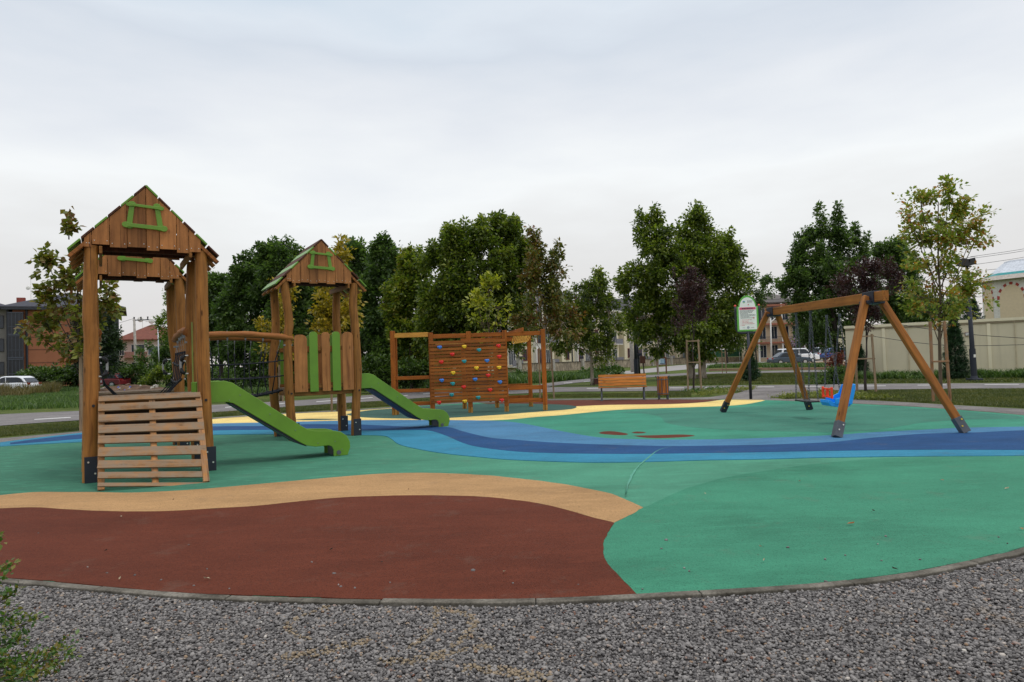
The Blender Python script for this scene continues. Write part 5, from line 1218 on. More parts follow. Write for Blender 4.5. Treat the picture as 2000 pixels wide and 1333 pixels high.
bush("hedge", "long dark hedge behind the trunks of the dark tree row", [(560, 738, 70, 20), (440, 742, 60, 20), (680, 734, 70, 20), (780, 730, 60, 20), (860, 728, 50, 16)], 62, LF_DARK, 1500, 14, .32, 205, "hedge", .35)
for i, (lobes, Yd, lb) in enumerate([([(740, 725, 30, 22), (720, 735, 22, 14), (760, 735, 24, 14)], 36, "broad leaved undergrowth between far tower and climbing frame"), ([(800, 732, 34, 18), (830, 738, 26, 12)], 36, "undergrowth behind the left bay of the climbing frame"),
                                   ([(590, 745, 60, 14), (500, 748, 60, 14), (440, 750, 50, 12)], 44, "dark undergrowth below the tree row behind the rope bridge"), ([(900, 722, 40, 26), (960, 726, 34, 22), (860, 728, 24, 16)], 42, "dark undergrowth behind the board wall of the climbing frame"), ([(1020, 742, 22, 10), (1060, 738, 26, 9)], 60, "low green bushes before the boundary wall at left"), ([(1190, 728, 30, 7), (1150, 732, 30, 6)], 58, "bright green bushes behind the bench")]):
    bush("bush", lb, lobes, Yd, LF_IVY if i < 3 else GR1, 240, 14, .2, 210+i, group="low bushes and undergrowth")
bush("bush", "dark green shrub behind the swing chains", [(1618, 742, 26, 12), (1600, 745, 14, 8), (1640, 740, 18, 12)], 30, LF_DARK, 140, 14, .12, 220, spread=.15, sprig=.25)
bush("bush", "red leaved shrub behind the toddler swing chains", [(1640, 715, 16, 16), (1632, 705, 10, 8)], 33, LF_REDSH, 60, 12, .13, 221, spread=.12, sprig=.3)
bush("bush", "lilac flowering shrub in front of the balconied house", [(1565, 668, 20, 10), (1580, 680, 16, 14)], 105, m_leaf("lilac_bloom", [S(70, 64, 70), S(110, 84, 110), S(140, 104, 140)], .2), 90, 12, .4, 222, spread=.5, sprig=.8)
# ================================================================== BUILDINGS
GLASS = m_plain("dark_window_glass", S(44, 52, 62), .12, var=.15, scale=.6)
GLASSD = m_plain("tinted_balcony_glass", S(26, 28, 36), .35, var=.25, scale=.5)
GLASSB = m_plain("blue_grey_glass", S(60, 72, 88), .12, var=.2, scale=.6)
FRAMEW = m_plain("white_frame", S(210, 208, 202), .6)
FRAMER = m_plain("red_brown_frame", S(110, 52, 40), .6)
FRAMED = m_plain("dark_frame", S(42, 44, 52), .5)
def roof_m(name, col, sc=1.0):
    def b(t, p, o):
        c = coords(t, (1, 1, 1)); w = node(t, 'ShaderNodeTexWave', {'Vector': c, 'Scale': 2.4*sc, 'Distortion': .4, 'Detail': 2}, bands_direction='Z').outputs['Fac']
        n = noise(t, c, 2, 5); cc = mix(t, ramp(t, w, [(0, gray(.0)), (1, gray(.5))]), col, tuple(q*.6 for q in col[:3])+(1,))
        cc = mix(t, 1.0, cc, ramp(t, n, [(.3, gray(.8)), (.7, gray(1.2))]), 'MULTIPLY'); t.links.new(cc, p.inputs['Base Color']); p.inputs['Roughness'].default_value = .85
    return mat(name, b)
def wall_m(name, col, stain=.25):
    def b(t, p, o):
        P = coords(t); n = noise(t, P, .35, 6, .65); v = noise(t, node(t, 'ShaderNodeMapping', {'Vector': P, 'Scale': (2.0, 2.0, .12)}).outputs[0], 1.0, 6, .7)
        c = ramp(t, n, [(.3, tuple(q*.9 for q in col[:3])+(1,)), (.7, tuple(min(1, q*1.06) for q in col[:3])+(1,))])
        c = mix(t, ramp(t, v, [(.52, gray(0)), (.72, gray(stain))]), c, tuple(q*.55 for q in col[:3])+(1,))
        t.links.new(c, p.inputs['Base Color']); p.inputs['Roughness'].default_value = .9; bump(t, p, noise(t, P, 30, 3), .15, .01)
    return mat(name, b)
def window(t, x, z, w, h, fm, gm=None, y=0, mull=1, rail=False, fw_=.07):
    mb = MB()
    for s_ in (-1, 1): mb.box((x+s_*(w/2), y-.04, z+h/2), (fw_, .10, h+fw_))
    for zz in (z, z+h): mb.box((x, y-.045, zz), (w+fw_*.98, .11, fw_))
    for k in range(mull): mb.box((x-w/2+w*(k+1)/(mull+1), y-.035, z+h/2), (fw_*.8, .08, h-fw_))
    f = mb.build("window", fm, t)
    MB().box((x, y-.012, z+h/2), (w-fw_*.4, .03, h-fw_*.4)).build("pane", gm or GLASS, f)
    if rail:
        r_ = MB(); n = max(3, int(w/.14))
        for k in range(n+1): r_.box((x-w/2+w*k/n, y-.14, z+.45), (.02, .02, .9))
        r_.box((x, y-.14, z+.92), (w+.1, .035, .03)); r_.box((x, y-.14, z+.03), (w+.1, .035, .03)); r_.build("railing", FRAMED, f)
    return f
def hip_roof(w, d, h, over, x0=0, y0=0, z0=0, ridge=None):
    a = w/2+over; b = d/2+over; r_ = (w-d)/2 if ridge is None else ridge; r_ = max(r_, .2)
    cx_, cy_ = x0+w/2, y0+d/2
    vs = [(cx_-a, cy_-b, z0), (cx_+a, cy_-b, z0), (cx_+a, cy_+b, z0), (cx_-a, cy_+b, z0), (cx_-r_, cy_, z0+h), (cx_+r_, cy_, z0+h),
          (cx_-a, cy_-b, z0-.18), (cx_+a, cy_-b, z0-.18), (cx_+a, cy_+b, z0-.18), (cx_-a, cy_+b, z0-.18)]
    return MB().add(vs, [(0, 1, 5, 4), (1, 2, 5), (2, 3, 4, 5), (3, 0, 4), (0, 6, 7, 1), (1, 7, 8, 2), (2, 8, 9, 3), (3, 9, 6, 0), (6, 9, 8, 7)])
def antenna(t, x, y, z, h=1.6):
    mb = MB(); mb.tube([(x, y, z), (x, y, z+h)], .03, 5); mb.ball((x-.3, y-.1, z+h*.6), (.28, .08, .28), 8, 5); mb.build("satellite_dish", FRAMEW, t)
# -- brick apartment block at left (z 95)
Z1 = 92.0; c0 = Y(20, 735, Z1); c1 = Y(236, 735, Z1)
def along(o, a, px):
    r = ray(px, 700); return float(np.linalg.solve(np.array([[math.cos(a), -r[0]], [math.sin(a), -r[1]]]), -np.array([o[0], o[1]]))[0])
AB = R(29); OB = (c0[0], Z1)
bx = thing("apartment_block", "brick red three-storey block with dark glazed corner balconies and slate roof", "building", (c0[0], Z1, 0), AB)
Wb = along(OB, AB, 232); hgt = 10.9; Db = 13
BRK = wall_m("brick_render", S(142, 90, 64), .12); GRW = wall_m("grey_render", S(118, 114, 110), .1)
xw = lambda px: along(OB, AB, px)
MB().box((Wb/2, Db/2, hgt/2), (Wb-.6, Db, hgt)).build("wall", BRK, bx)
g_ = MB()
for z in (1.4, 3.4, 5.2, 6.9, 8.6): g_.box(((xw(50)+xw(200))/2, -.02, z-.0), (xw(200)-xw(50), .03, .07))
g_.build("wall_joint", m_plain("joint_brown", S(96, 62, 50), .9), bx)
MB().tube([(xw(53), -.12, 0), (xw(53), -.12, hgt-.2)], .14, 8).build("drain_pipe", FRAMED, bx)
MB().tube([(xw(14), .4, 0), (xw(14), .4, hgt-.2)], .12, 8).build("drain_pipe", FRAMED, bx)
for (a, b_) in ((18, 47), (200, 233)):
    xa, xb = xw(a), xw(b_)
    for fl in range(3):
        z = .9+fl*3.15
        o = MB().box(((xa+xb)/2, -.35, z+1.55), (xb-xa, .8, 2.85)).build("glazed_balcony", GLASSD, bx)
        m = MB(); m.box(((xa+xb)/2, -.37, z+.05), (xb-xa+.1, .9, .16)); m.box(((xa+xb)/2, -.37, z+3.0), (xb-xa+.1, .9, .12))
        for k in range(5): m.box((xa+(xb-xa)*k/4, -.77, z+1.55), (.06, .05, 2.8))
        m.box(((xa+xb)/2, -.77, z+1.1), (xb-xa, .05, .06))
        m.build("balcony_frame", m_plain("grey_blue_frame", S(62, 66, 76), .5), o)
hip_roof(Wb, Db, 2.7, 1.0, 0, 0, hgt+.15).build("roof", roof_m("slate_roof", S(62, 62, 70)), bx)
MB().box((Wb/2, -.9, hgt-.12), (Wb+1.6, .12, .35)).build("gutter", FRAMED, bx)
MB().box((xw(33), Db*.35, hgt+1.45), (1.0, .8, .7)).build("chimney", m_plain("chimney_brick", S(130, 66, 56), .9), bx)
antenna(bx, xw(57), 2.5, hgt+1.2, 3.0)
# grey wing set back left
wg = MB().box((-5.6, 6.5, hgt/2), (10.8, 11, hgt)).build("side_wing", GRW, bx)
for fl in range(3):
    for x in (-1.3, -3.9, -7): window(wg, x, 1.9+fl*3.15, .95, 1.7, FRAMED, GLASS, 1.0)
hip_roof(11, 11, 2.2, .8, -11.2, 1, hgt+.05, ridge=.5).build("wing_roof", roof_m("slate_roof", S(62, 62, 70)), wg)
# -- pale house with red roof
Z2 = 115.; c0 = Y(232, 720, Z2); W2 = Y(366, 720, Z2)[0]-c0[0]
AH = R(27); OH = (c0[0], Z2); W2 = along(OH, AH, 366)
hs = thing("house", "pale pink two-storey house with red hipped roof far behind the towers", "building", (c0[0], Z2, 0), AH)
PNK = wall_m("pink_render", S(196, 176, 166), .15)
MB().box((W2/2, 5, 3.6), (W2, 10, 7.2)).build("wall", PNK, hs)
hip_roof(W2, 10, 2.9, .6, 0, 0, 7.3).build("roof", roof_m("red_tiles", S(112, 64, 50)), hs)
hip_roof(9, 9, 2.0, .6, -6.5, 6, 6.6, ridge=.2).build("roof", roof_m("red_tiles", S(112, 64, 50)), hs)
MB().box((-2, 10.5, 3.2), (9, 9, 6.4)).build("wall", PNK, hs)
x2 = lambda px: along(OH, AH, px)
for z in (1.6, 4.6):
    window(hs, x2(238), z, .7, 1.4, FRAMEW); window(hs, x2(262)+.6, z-.2, 2.0, 2.0, FRAMEW); window(hs, x2(299), z, 1.5, 1.5, FRAMEW, GLASSB); window(hs, x2(330), z, 1.5, 1.5, FRAMEW, GLASSB)
    b_ = MB(); b_.box((x2(266), -.7, z-.35), (3.4, 1.4, .18)); b_.box((x2(266), -1.35, z+.15), (3.4, .1, .8)); b_.build("balcony", m_plain("balcony_pink", S(150, 108, 98), .8), hs)
MB().tube([(x2(285), -.1, 0), (x2(285), -.1, 7.2)], .12, 6).build("drain_pipe", FRAMEW, hs)
m = MB(); m.tube([(x2(278), 4, 9.5), (x2(278), 4, 11.2)], .04, 5); m.ball((x2(278)-.3, 4, 11), (.5, .2, .5), 8, 6); m.ball((x2(300)-.3, 4, 10.7), (.5, .2, .5), 8, 6); m.tube([(x2(284), 4, 10.6), (x2(320), 4, 10.7)], .05, 5); m.build("satellite_dish", FRAMEW, hs)
# -- cream apartments behind the boundary wall
W0 = G(1012, 729.5); W1 = G(1345, 711.2); dW = W1-W0; LW = np.linalg.norm(dW); dW /= LW; nW = np.array([-dW[1], dW[0], 0]); angW = math.atan2(dW[1], dW[0])
CRM = wall_m("cream_render", S(206, 195, 168), .2); WHT = wall_m("white_render", S(214, 210, 204), .12); GRY = m_plain("grey_panel", S(112, 110, 116), .7)
MANS = roof_m("mansard_slate", S(84, 80, 88))
def apartment(label, s0, length, seed):
    p = W0+dW*s0+nW*4.0
    t = thing("apartment_block", label, "building", (p[0], p[1], 0), angW, "cream apartment blocks behind the boundary wall")
    H_ = 9.0; D_ = 10
    MB().box((length/2, D_/2, H_/2), (length, D_, H_)).build("wall", CRM, t)
    bay = length/6; r = random.Random(seed)
    for k in range(6):
        x = bay*(k+.5)
        if k % 3 == 1:
            MB().box((x, -.25, H_/2+.1), (bay*.62, .6, H_-.4)).build("white_bay", WHT, t)
            for fl in range(3): window(t, x, .9+fl*2.95, bay*.40, 2.1, FRAMER, GLASSB, -.56, 1, True)
        elif k % 3 == 2:
            for fl in range(3):
                f_ = window(t, x, 1.0+fl*2.95, bay*.5, 1.9, FRAMEW, GLASS, 0, 2)
                MB().box((x, -.5, .75+fl*2.95), (bay*.8, 1.0, .15)).build("balcony_slab", WHT, f_)
                MB().box((x, -.98, 1.2+fl*2.95), (bay*.8, .06, .8)).build("balcony_panel", GRY, f_)
        else:
            for fl in range(3): window(t, x, 1.5+fl*2.95, bay*.30, 1.5, FRAMER, GLASS, 0, 1)
            MB().tube([(x+bay*.42, -.1, 0), (x+bay*.42, -.1, H_)], .09, 6).build("drain_pipe", FRAMED, t)
    m = MB(); m.box((length/2, D_/2, H_+.08), (length+.9, D_+.9, .22)); m.build("cornice", WHT, t)
    a = MB(); h2 = 2.3; ins_ = 1.5; z = H_+.2
    vs = [(-.2, -.2, z), (length+.2, -.2, z), (length+.2, D_+.2, z), (-.2, D_+.2, z), (ins_, ins_, z+h2), (length-ins_, ins_, z+h2), (length-ins_, D_-ins_, z+h2), (ins_, D_-ins_, z+h2)]
    a.add(vs, [(0, 1, 5, 4), (1, 2, 6, 5), (2, 3, 7, 6), (3, 0, 4, 7), (4, 5, 6, 7), (0, 3, 2, 1)]); rf = a.build("mansard_roof", MANS, t)
    for k in range(2):
        x = length*(.28+.44*k); MB().box((x, .9, z+1.0), (2.0, 1.6, 1.7)).build("dormer", WHT, rf); window(rf, x, z+.4, 1.2, 1.1, FRAMER, GLASS, .08)
    # end gable windows
    e = MB()
    for fl in range(3): e.box((-.03, D_*.5, 2.2+fl*2.95), (.08, 2.2, 1.7))
    e.build("end_window", GLASSB, t)
    return t
apartment("cream apartment block nearest, behind the maple and the climbing frame", -3, 17, 1)
apartment("cream apartment block with slate roof behind the solar lamp", 16, 17, 2)
apartment("cream apartment block farthest along the wall, behind the small purple plum", 35, 18, 3)
p = W0+dW*57+nW*4
bb = thing("garden_house", "low grey-beige house at the right end of the boundary wall", "building", (p[0], p[1], 0), angW)
MB().box((5, 5, 3.2), (10, 9, 6.4)).build("wall", wall_m("beige_render", S(186, 172, 152), .2), bb)
hip_roof(10, 9, 1.8, .5, 0, .5, 6.5).build("roof", roof_m("brown_tiles", S(118, 82, 66)), bb)
for x in (2.5, 7): window(bb, x, 1, 1.6, 1.7, FRAMED, GLASSB); window(bb, x, 4, 1.6, 1.5, FRAMEW, GLASSB)
# boundary wall with piers
bw = thing("boundary_wall", "stained concrete boundary wall with dark coping and piers", "wall", (W0[0], W0[1], 0), angW)
BWM = wall_m("stained_concrete", S(176, 164, 146), .7)
def b_str(t, p, o):
    P = coords(t); v = noise(t, node(t, 'ShaderNodeMapping', {'Vector': P, 'Scale': (2.2, 2, .5)}).outputs[0], 1.5, 6, .7); z = node(t, 'ShaderNodeSeparateXYZ', {0: P}).outputs[2]
    k = node(t, 'ShaderNodeTexVoronoi', {'Vector': P, 'Scale': 3.4}).outputs['Distance']
    c = ramp(t, k, [(.1, S(176, 162, 142)), (.6, S(146, 132, 114))]); c = mix(t, ramp(t, v, [(.42, gray(0)), (.6, gray(.75))]), c, S(78, 70, 60)); t.links.new(c, p.inputs['Base Color']); p.inputs['Roughness'].default_value = .95
BWM = mat("stained_panel_wall", b_str)
MB().box((LW/2, .1, .55), (LW, .16, 1.1)).build("wall_panel", BWM, bw)
MB().box((LW/2, .1, 1.14), (LW+.1, .26, .08)).build("coping", m_plain("dark_coping", S(66, 58, 52), .9), bw)
for k in range(8):
    x = .25+k*(LW-.5)/7; MB().box((x, .0, .75 if k else .95), (.5, .45, 1.5 if k else 1.9)).build("pier", CONC, bw)
m = MB(); m.box((.25, 0, 1.98), (.75, .7, .14)); m.tube([(.25, 0, 2.05), (.25, 0, 2.5)], .05, 6); m.ball((.25, 0, 2.45), .14, 8, 6); m.build("pier_cap", FRAMED, bw)
# fence beyond with green mesh
Fp0 = G(1345, 711); Fp1 = G(1500, 699.5)
Fp1 = Fp0+(Fp1-Fp0)/np.linalg.norm(Fp1-Fp0)*55
fe = thing("garden_fence", "low wall topped with dark green mesh fence and white posts at far right", "fence", (Fp0[0], Fp0[1], 0), math.atan2(Fp1[1]-Fp0[1], Fp1[0]-Fp0[0])*0.55)
LF = 62
MB().box((LF/2, 0, .5), (LF, .2, 1.0)).build("base_wall", BWM, fe)
MB().box((LF/2, -.02, 1.75), (LF, .03, 1.4)).build("green_mesh", m_plain("green_mesh", S(36, 84, 62), .8), fe)
for k in range(18): MB().tube([(k*LF/17, -.12, 0), (k*LF/17, -.12, 2.6)], .07, 6).build("post", FRAMEW, fe)
# balconied beige house
Z5 = 122.; c0 = Y(1478, 700, Z5); W5 = Y(1562, 700, Z5)[0]-c0[0]
ho = thing("house", "three-storey beige house with long balconies behind the swing", "building", (c0[0], Z5, 0), R(-4))
BEI = wall_m("beige_light", S(206, 186, 158), .2)
MB().box((W5/2, 5, 5.2), (W5, 10, 10.4)).build("wall", BEI, ho)
hip_roof(W5, 10, 2.2, .9, 0, 0, 10.5).build("roof", roof_m("grey_roof", S(96, 90, 86)), ho)
for fl in range(3):
    z = .4+fl*3.3
    b_ = MB(); b_.box((W5/2, -.8, z+2.9), (W5+.3, 1.6, .3)); sl_ = b_.build("balcony_slab", m_plain("rust_slab", S(150, 96, 76), .9), ho)
    r_ = MB(); r_.box((W5/2, -1.5, z+3.95), (W5, .04, .05))
    for k in range(40): r_.box((W5*k/39, -1.5, z+3.5), (.03, .03, .9))
    r_.build("railing", FRAMED, sl_)
    for x in (1.2, 3.2, 5.2, 7.0): window(ho, x, z+.3, 1.1, 2.2, FRAMEW, GLASS)
for x in (.1, 4.2, W5-.1): MB().box((x, -1.4, 5.1), (.25, .25, 10.2)).build("pillar", WHT, ho)
# cream shed behind the cars
p = Y(1618, 690, 112); sd = thing("shed", "small cream building partly hidden behind the silver car", "building", (p[0]-2.4, 112, 0))
MB().box((3.4, 3, 2.6), (6.8, 6, 5.2)).build("wall", CRM, sd); MB().box((3.4, 3, 5.28), (7.2, 6.4, .16)).build("roof", GRW, sd); window(sd, 1.6, 1.3, 1.1, 1.1, FRAMEW)
# white perimeter wall at right
a0, a1 = G(1655, 737.2), G(2000, 733.2); dv = a1-a0; dv /= np.linalg.norm(dv); Lr = 22; ang = math.atan2(dv[1], dv[0])
pw = thing("perimeter_wall", "tall cream panelled wall with capping along the right side", "wall", (a0[0], a0[1], -.03), ang)
CW = wall_m("cream_wall_paint", S(196, 186, 160), .4)
MB().box((Lr/2, .1, 1.36), (Lr, .2, 2.72)).build("wall_panel", CW, pw)
MB().box((Lr/2, .1, 2.70), (Lr+.1, .34, .14)).build("capping", wall_m("cap_cream", S(214, 204, 176), .1), pw)
MB().box((Lr/2, -.02, 2.56), (Lr-.02, .05, .05)).build("drip_line", m_plain("drip_dark", S(126, 112, 92), .9), pw)
for px in (1728, 1775, 1838, 1934, 1985, 2060):
    q = Y(px, 700, 1); dirn = np.array([q[0], q[1], 0]); tt = None
    A_ = np.array([[dv[0], -dirn[0]], [dv[1], -dirn[1]]]); s_, _ = np.linalg.solve(A_, -a0[:2]); 
    MB().box((s_, -.015, 1.30), (.14 if px in (1728, 1934, 2060) else .03, .06, 2.5)).build("pilaster", wall_m("cap_cream", S(214, 204, 176), .1) if px in (1728, 1934, 2060) else m_plain("joint_shade", S(176, 164, 138), .9), pw)
s_ = np.linalg.solve(np.array([[dv[0], -(Y(1889, 642, 1)[0])], [dv[1], -1.0]]), -a0[:2])[0]
m = MB(); m.box((s_, -.03, 2.07), (.22, .06, .2)); o = m.build("vent", m_plain("vent_brown", S(120, 96, 84), .8), pw); MB().box((s_, -.065, 2.07), (.15, .02, .13)).build("vent_cover", FRAMEW, o)
# octagonal fountain house behind the wall
Zm = 52.; q = Y(2016, 700, Zm); oc = thing("octagonal_kiosk", "octagonal stone kiosk with red and white arches and metal roof behind the wall", "building", (q[0], Zm, 0), R(8.2))
def octring(r_, z): return [(r_*math.cos(2*math.pi*k/8), r_*math.sin(2*math.pi*k/8), z) for k in range(8)]
def frustum(r0, z0, r1, z1):
    v = octring(r0, z0)+octring(r1, z1); return MB().add(v, [(k, (k+1) % 8, 8+(k+1) % 8, 8+k) for k in range(8)]+[tuple(range(7, -1, -1)), tuple(range(8, 16))])
def b_stonew(t, p, o):
    P = coords(t); br = node(t, 'ShaderNodeTexBrick', {'Vector': node(t, 'ShaderNodeMapping', {'Vector': P, 'Rotation': (R(90), 0, 0)}).outputs[0], 'Color1': S(206, 203, 196), 'Color2': S(196, 192, 184), 'Mortar': S(178, 172, 162), 'Scale': 2.2, 'Mortar Size': .012})
    t.links.new(br.outputs[0], p.inputs['Base Color']); p.inputs['Roughness'].default_value = .9
STN = mat("pale_ashlar", b_stonew)
frustum(2.92, 0, 2.92, 6.42).build("wall", STN, oc)
frustum(3.5, 6.36, 2.95, 6.72).build("eave", m_plain("eave_grey", S(160, 152, 142), .8), oc)
frustum(2.9, 6.66, 2.6, 6.92).build("teal_band", m_plain("teal_trim", S(40, 130, 130), .5), oc)
frustum(2.5, 6.9, 1.55, 7.75).build("metal_roof", m_plain("silver_roof", S(190, 194, 200), .5, .2), oc)
frustum(1.5, 7.74, 1.4, 7.9).build("roof_rim", STEEL, oc)
RB = m_plain("red_voussoir", S(150, 62, 54), .85); INF = m_plain("arch_infill", S(200, 182, 152), .9, var=.03)
for k in range(8):
    a = 2*math.pi*(k+.5)/8; ap = 2.92*math.cos(math.pi/8); c, s_ = math.cos(a), math.sin(a); f = lambda x, z, t_: (c*(ap+t_)-s_*x, s_*(ap+t_)+c*x, z)
    rr_ = .80; zc = 4.88
    poly = [(-rr_+.0, .0), (rr_, .0), (rr_, zc)]+[(rr_*math.cos(math.pi*j/12), zc+rr_*1.35*math.sin(math.pi*j/12)) for j in range(13)]
    ar = MB().prism(poly, .004, .02, f).build("arch", INF, oc)
    for j in range(0, 13, 2):
        t0, t1 = math.pi*(j)/13, math.pi*(j+.95)/13
        m = MB(); m.prism([(rr_*math.cos(t0), zc+rr_*1.35*math.sin(t0)), ((rr_+.16)*math.cos(t0), zc+(rr_+.14)*1.35*math.sin(t0)), ((rr_+.16)*math.cos(t1), zc+(rr_+.14)*1.35*math.sin(t1)), (rr_*math.cos(t1), zc+rr_*1.35*math.sin(t1))], .003, .035, f); m.build("voussoir", RB, ar)
# ================================================================== LAMPS, POLES, BOARDS
q = G(1903, 744)
lp = thing("street_lamp", "tall dark blue lamp post with floodlight box at right by the wall", "street lamp", (q[0], q[1], -.02))
lt = Y(1888, 520, q[1])-q; Hh = lt[2]
MB().tube([(0, 0, 0), (lt[0]*.28, 0, 1.55), (lt[0], 0, Hh)], [.105, .09, .055], 12).build("post", NAVY, lp, 0, True)
m = MB(); m.box((0, 0, .06), (.44, .44, .12)); m.tube([(0, 0, .1), (0, 0, .25)], [.16, .11], 12); m.build("base_plate", NAVY, lp, .02)
m = MB(); m.tube([(0, 0, .2), (lt[0]*.27, 0, 1.35)], .118, 12); m.build("post_sleeve", NAVY, lp)
MB().box((lt[0]*.2, -.125, 1.05), (.08, .02, .12)).build("number_plate", FRAMEW, lp)
m = MB(); m.box((lt[0]-.13, 0, Hh+.16), (.32, .34, .30), Matrix.Rotation(R(12), 3, 'Y')); m.box((lt[0]+.14, 0, Hh+.18), (.30, .34, .28), Matrix.Rotation(R(-12), 3, 'Y')); m.tube([(lt[0]-.2, 0, Hh), (lt[0]+.2, 0, Hh)], .03, 6); m.build("floodlight", BLACKP, lp, .01)
def solar(label, bx, by, topy, tilt):
    q = G(bx, by); tp = Y(bx-6, topy, q[1])-q; t = thing("solar_lamp", label, "street lamp", q, 0, "solar street lamps")
    MB().tube([(0, 0, 0), (tp[0], 0, tp[2])], [.16, .09], 10).build("post", NAVY, t, 0, True)
    MB().tube([(0, 0, 0), (0, 0, 1.3)], .2, 10).build("post_base", NAVY, t)
    M = Matrix.Rotation(R(tilt), 3, 'Y') @ Matrix.Rotation(R(18), 3, 'X')
    MB().box((tp[0]-.28, 0, tp[2]+.28), (1.45, 1.0, .08), M).build("solar_panel", m_plain("solar_cell", S(24, 28, 48), .2), t, .01)
    MB().box((tp[0]-.35, 0, tp[2]+.12), (.8, .25, .06), M).build("lamp_head", DARKSTEEL, t, .01)
solar("dark solar street lamp with tilted panel above the bench", 1243, 731, 588, 32)
q = G(1249, 730.5); t = thing("lamp_pole", "thin second dark pole right beside the solar lamp", "street lamp", q)
MB().tube([(0, 0, 0), (-.15, 0, 4.4)], [.10, .07], 8).build("post", NAVY, t, 0, True); MB().box((0, 0, 1.7), (.5, .2, .22)).build("service_box", NAVY, t, .02)
q = G(1236, 727); t = thing("utility_pole", "grey concrete utility pole standing behind the solar lamp", "utility pole", q, 0)
MB().tube([(0, 0, 0), (-.1, 0, 5.2)], [.22, .16], 8).build("post", CONC, t, 0, True)
# pole at left
q = Y(267, 735, 85); q[2] = 0; t = thing("utility_pole", "concrete power pole with crossbar seen through the front tower", "utility pole", q)
tp = Y(262, 624, 85)-q
MB().tube([(0, 0, 0), (tp[0], 0, tp[2])], [.22, .13], 8).build("post", CONC, t, 0, True)
m = MB(); m.box((tp[0]+.85, 0, tp[2]-.12), (2.0, .12, .12)); m.build("crossbar", DARKSTEEL, t)
for dx in (0, .85, 1.7): m2 = MB(); m2.tube([(tp[0]+dx, 0, tp[2]-.06), (tp[0]+dx, 0, tp[2]+.28)], [.06, .10], 8); m2.build("insulator", BLACKP, t)
q = Y(312, 733, 78); q[2] = 0; t = thing("street_lamp", "slim grey street light pole right of the concrete power pole", "street lamp", q)
tp = Y(308, 634, 78)-q; MB().tube([(0, 0, 0), (tp[0], 0, tp[2])], [.09, .06], 6).build("post", STEEL, t, 0, True); MB().box((tp[0], 0, tp[2]), (1.1, .2, .08)).build("lamp_arm", STEEL, t)
for lb, x, yb, yt, z in (("white lamp pole in front of the balconied house", 1505, 708, 622, 100), ("short white pole between the parked cars", 1572, 702, 655, 98)):
    q = Y(x+2, yb, z); q[2] = 0; t = thing("street_lamp", lb, "street lamp", q); tp = Y(x, yt, z)-q
    MB().tube([(0, 0, 0), (tp[0], 0, tp[2])], [.14, .10], 6).build("post", m_plain("white_pole", S(186, 184, 180), .6), t, 0, True)
    if yt < 640: MB().tube([(tp[0], 0, tp[2]-.6), (tp[0]+.7, 0, tp[2]+.0)], .07, 6).build("lamp_arm", FRAMEW, t)
# brown board and notice frame
q = G(1257, 731); t = thing("litter_box", "brown wooden box on a post behind the bench's right end", "post box", q)
MB().tube([(0.05, 0, 0), (0, 0, 1.0)], .06, 8).build("post", BARKD, t); MB().box((-.05, 0, 1.22), (.42, .3, .62)).build("box", m_plain("box_brown", S(72, 42, 30), .8), t, .01)
q = G(1292, 730); t = thing("information_board", "wooden framed notice board with blue and white sheet behind the litter bin", "notice board", q)
m = MB()
for x in (-.33, .42): m.box((x, 0, .68), (.10, .10, 1.36))
m.box((.05, 0, 1.34), (.82, .08, .09)); m.box((.05, 0, .72), (.68, .08, .08)); m.build("frame", m_plain("frame_brown", S(106, 66, 44), .8), t)
p_ = MB().box((.05, -.0, 1.02), (.62, .03, .50)).build("sheet", m_plain("sheet_white", S(196, 210, 220), .5), t)
MB().box((.12, -.022, 1.05), (.34, .008, .32)).build("printed_area", m_plain("sheet_blue", S(150, 178, 198), .5), p_); MB().box((.10, -.022, .845), (.42, .008, .05)).build("blue_stripe", m_plain("sheet_navy", S(40, 70, 120), .5), p_); MB().box((.325, -.022, 1.04), (.05, .008, .42)).build("blue_stripe", m_plain("sheet_navy", S(40, 70, 120), .5), p_)
q = G(1166, 752); t = thing("ground_box", "small dark brown box on the grass beside the leaning tree trunk", "box", q); m = MB(); m.box((0, 0, .17), (.28, .26, .30)); m.box((0, 0, .335), (.31, .29, .03)); m.build("casing", m_plain("box_dark", S(74, 42, 34), .8), t, .01)
q = G(1604, 756)
# wires
def wire(label, pts, r_=.02):
    pts = [Y(*p) for p in pts]; b0 = pts[0]; t = thing("power_cable", label, "cable", b0)
    MB().tube([p-b0 for p in smooth_line(pts, 6)], r_, 5).build("cable", BLACKP, t)
WR = [((1895, 502, 62), (2060, 476, 62)), ((1895, 505.5, 62), (2060, 480, 62)), ((1905, 517, 62), (2060, 492, 62)), ((1925, 528, 62), (2060, 512, 62)), ((1700, 537, 62), (1910, 500, 62))]
for (a, b_), lb in zip(WR, ("topmost overhead cable at upper right", "second overhead cable just below the topmost at right", "third overhead cable crossing above the kiosk roof", "lowest overhead cable over the kiosk roof", "overhead cable passing behind the maple crown")): wire(lb, [a, ((a[0]+b_[0])/2, (a[1]+b_[1])/2+1.2, 62), b_], .018)
wire("black cable sagging across the cream wall, upper one", [(1752, 633.5, 30.5), (1890, 653, 30.5), (2050, 664, 30.5)], .014)
wire("black cable across the cream wall, lower one", [(1690, 655, 30.5), (1850, 675, 30.5), (2050, 672, 30.5)], .012)
wire("faint overhead wire left of the power pole", [(230, 632, 85), (263, 622, 85)], .02); wire("faint overhead wire right of the power pole", [(285, 624, 85), (325, 628, 85)], .02)
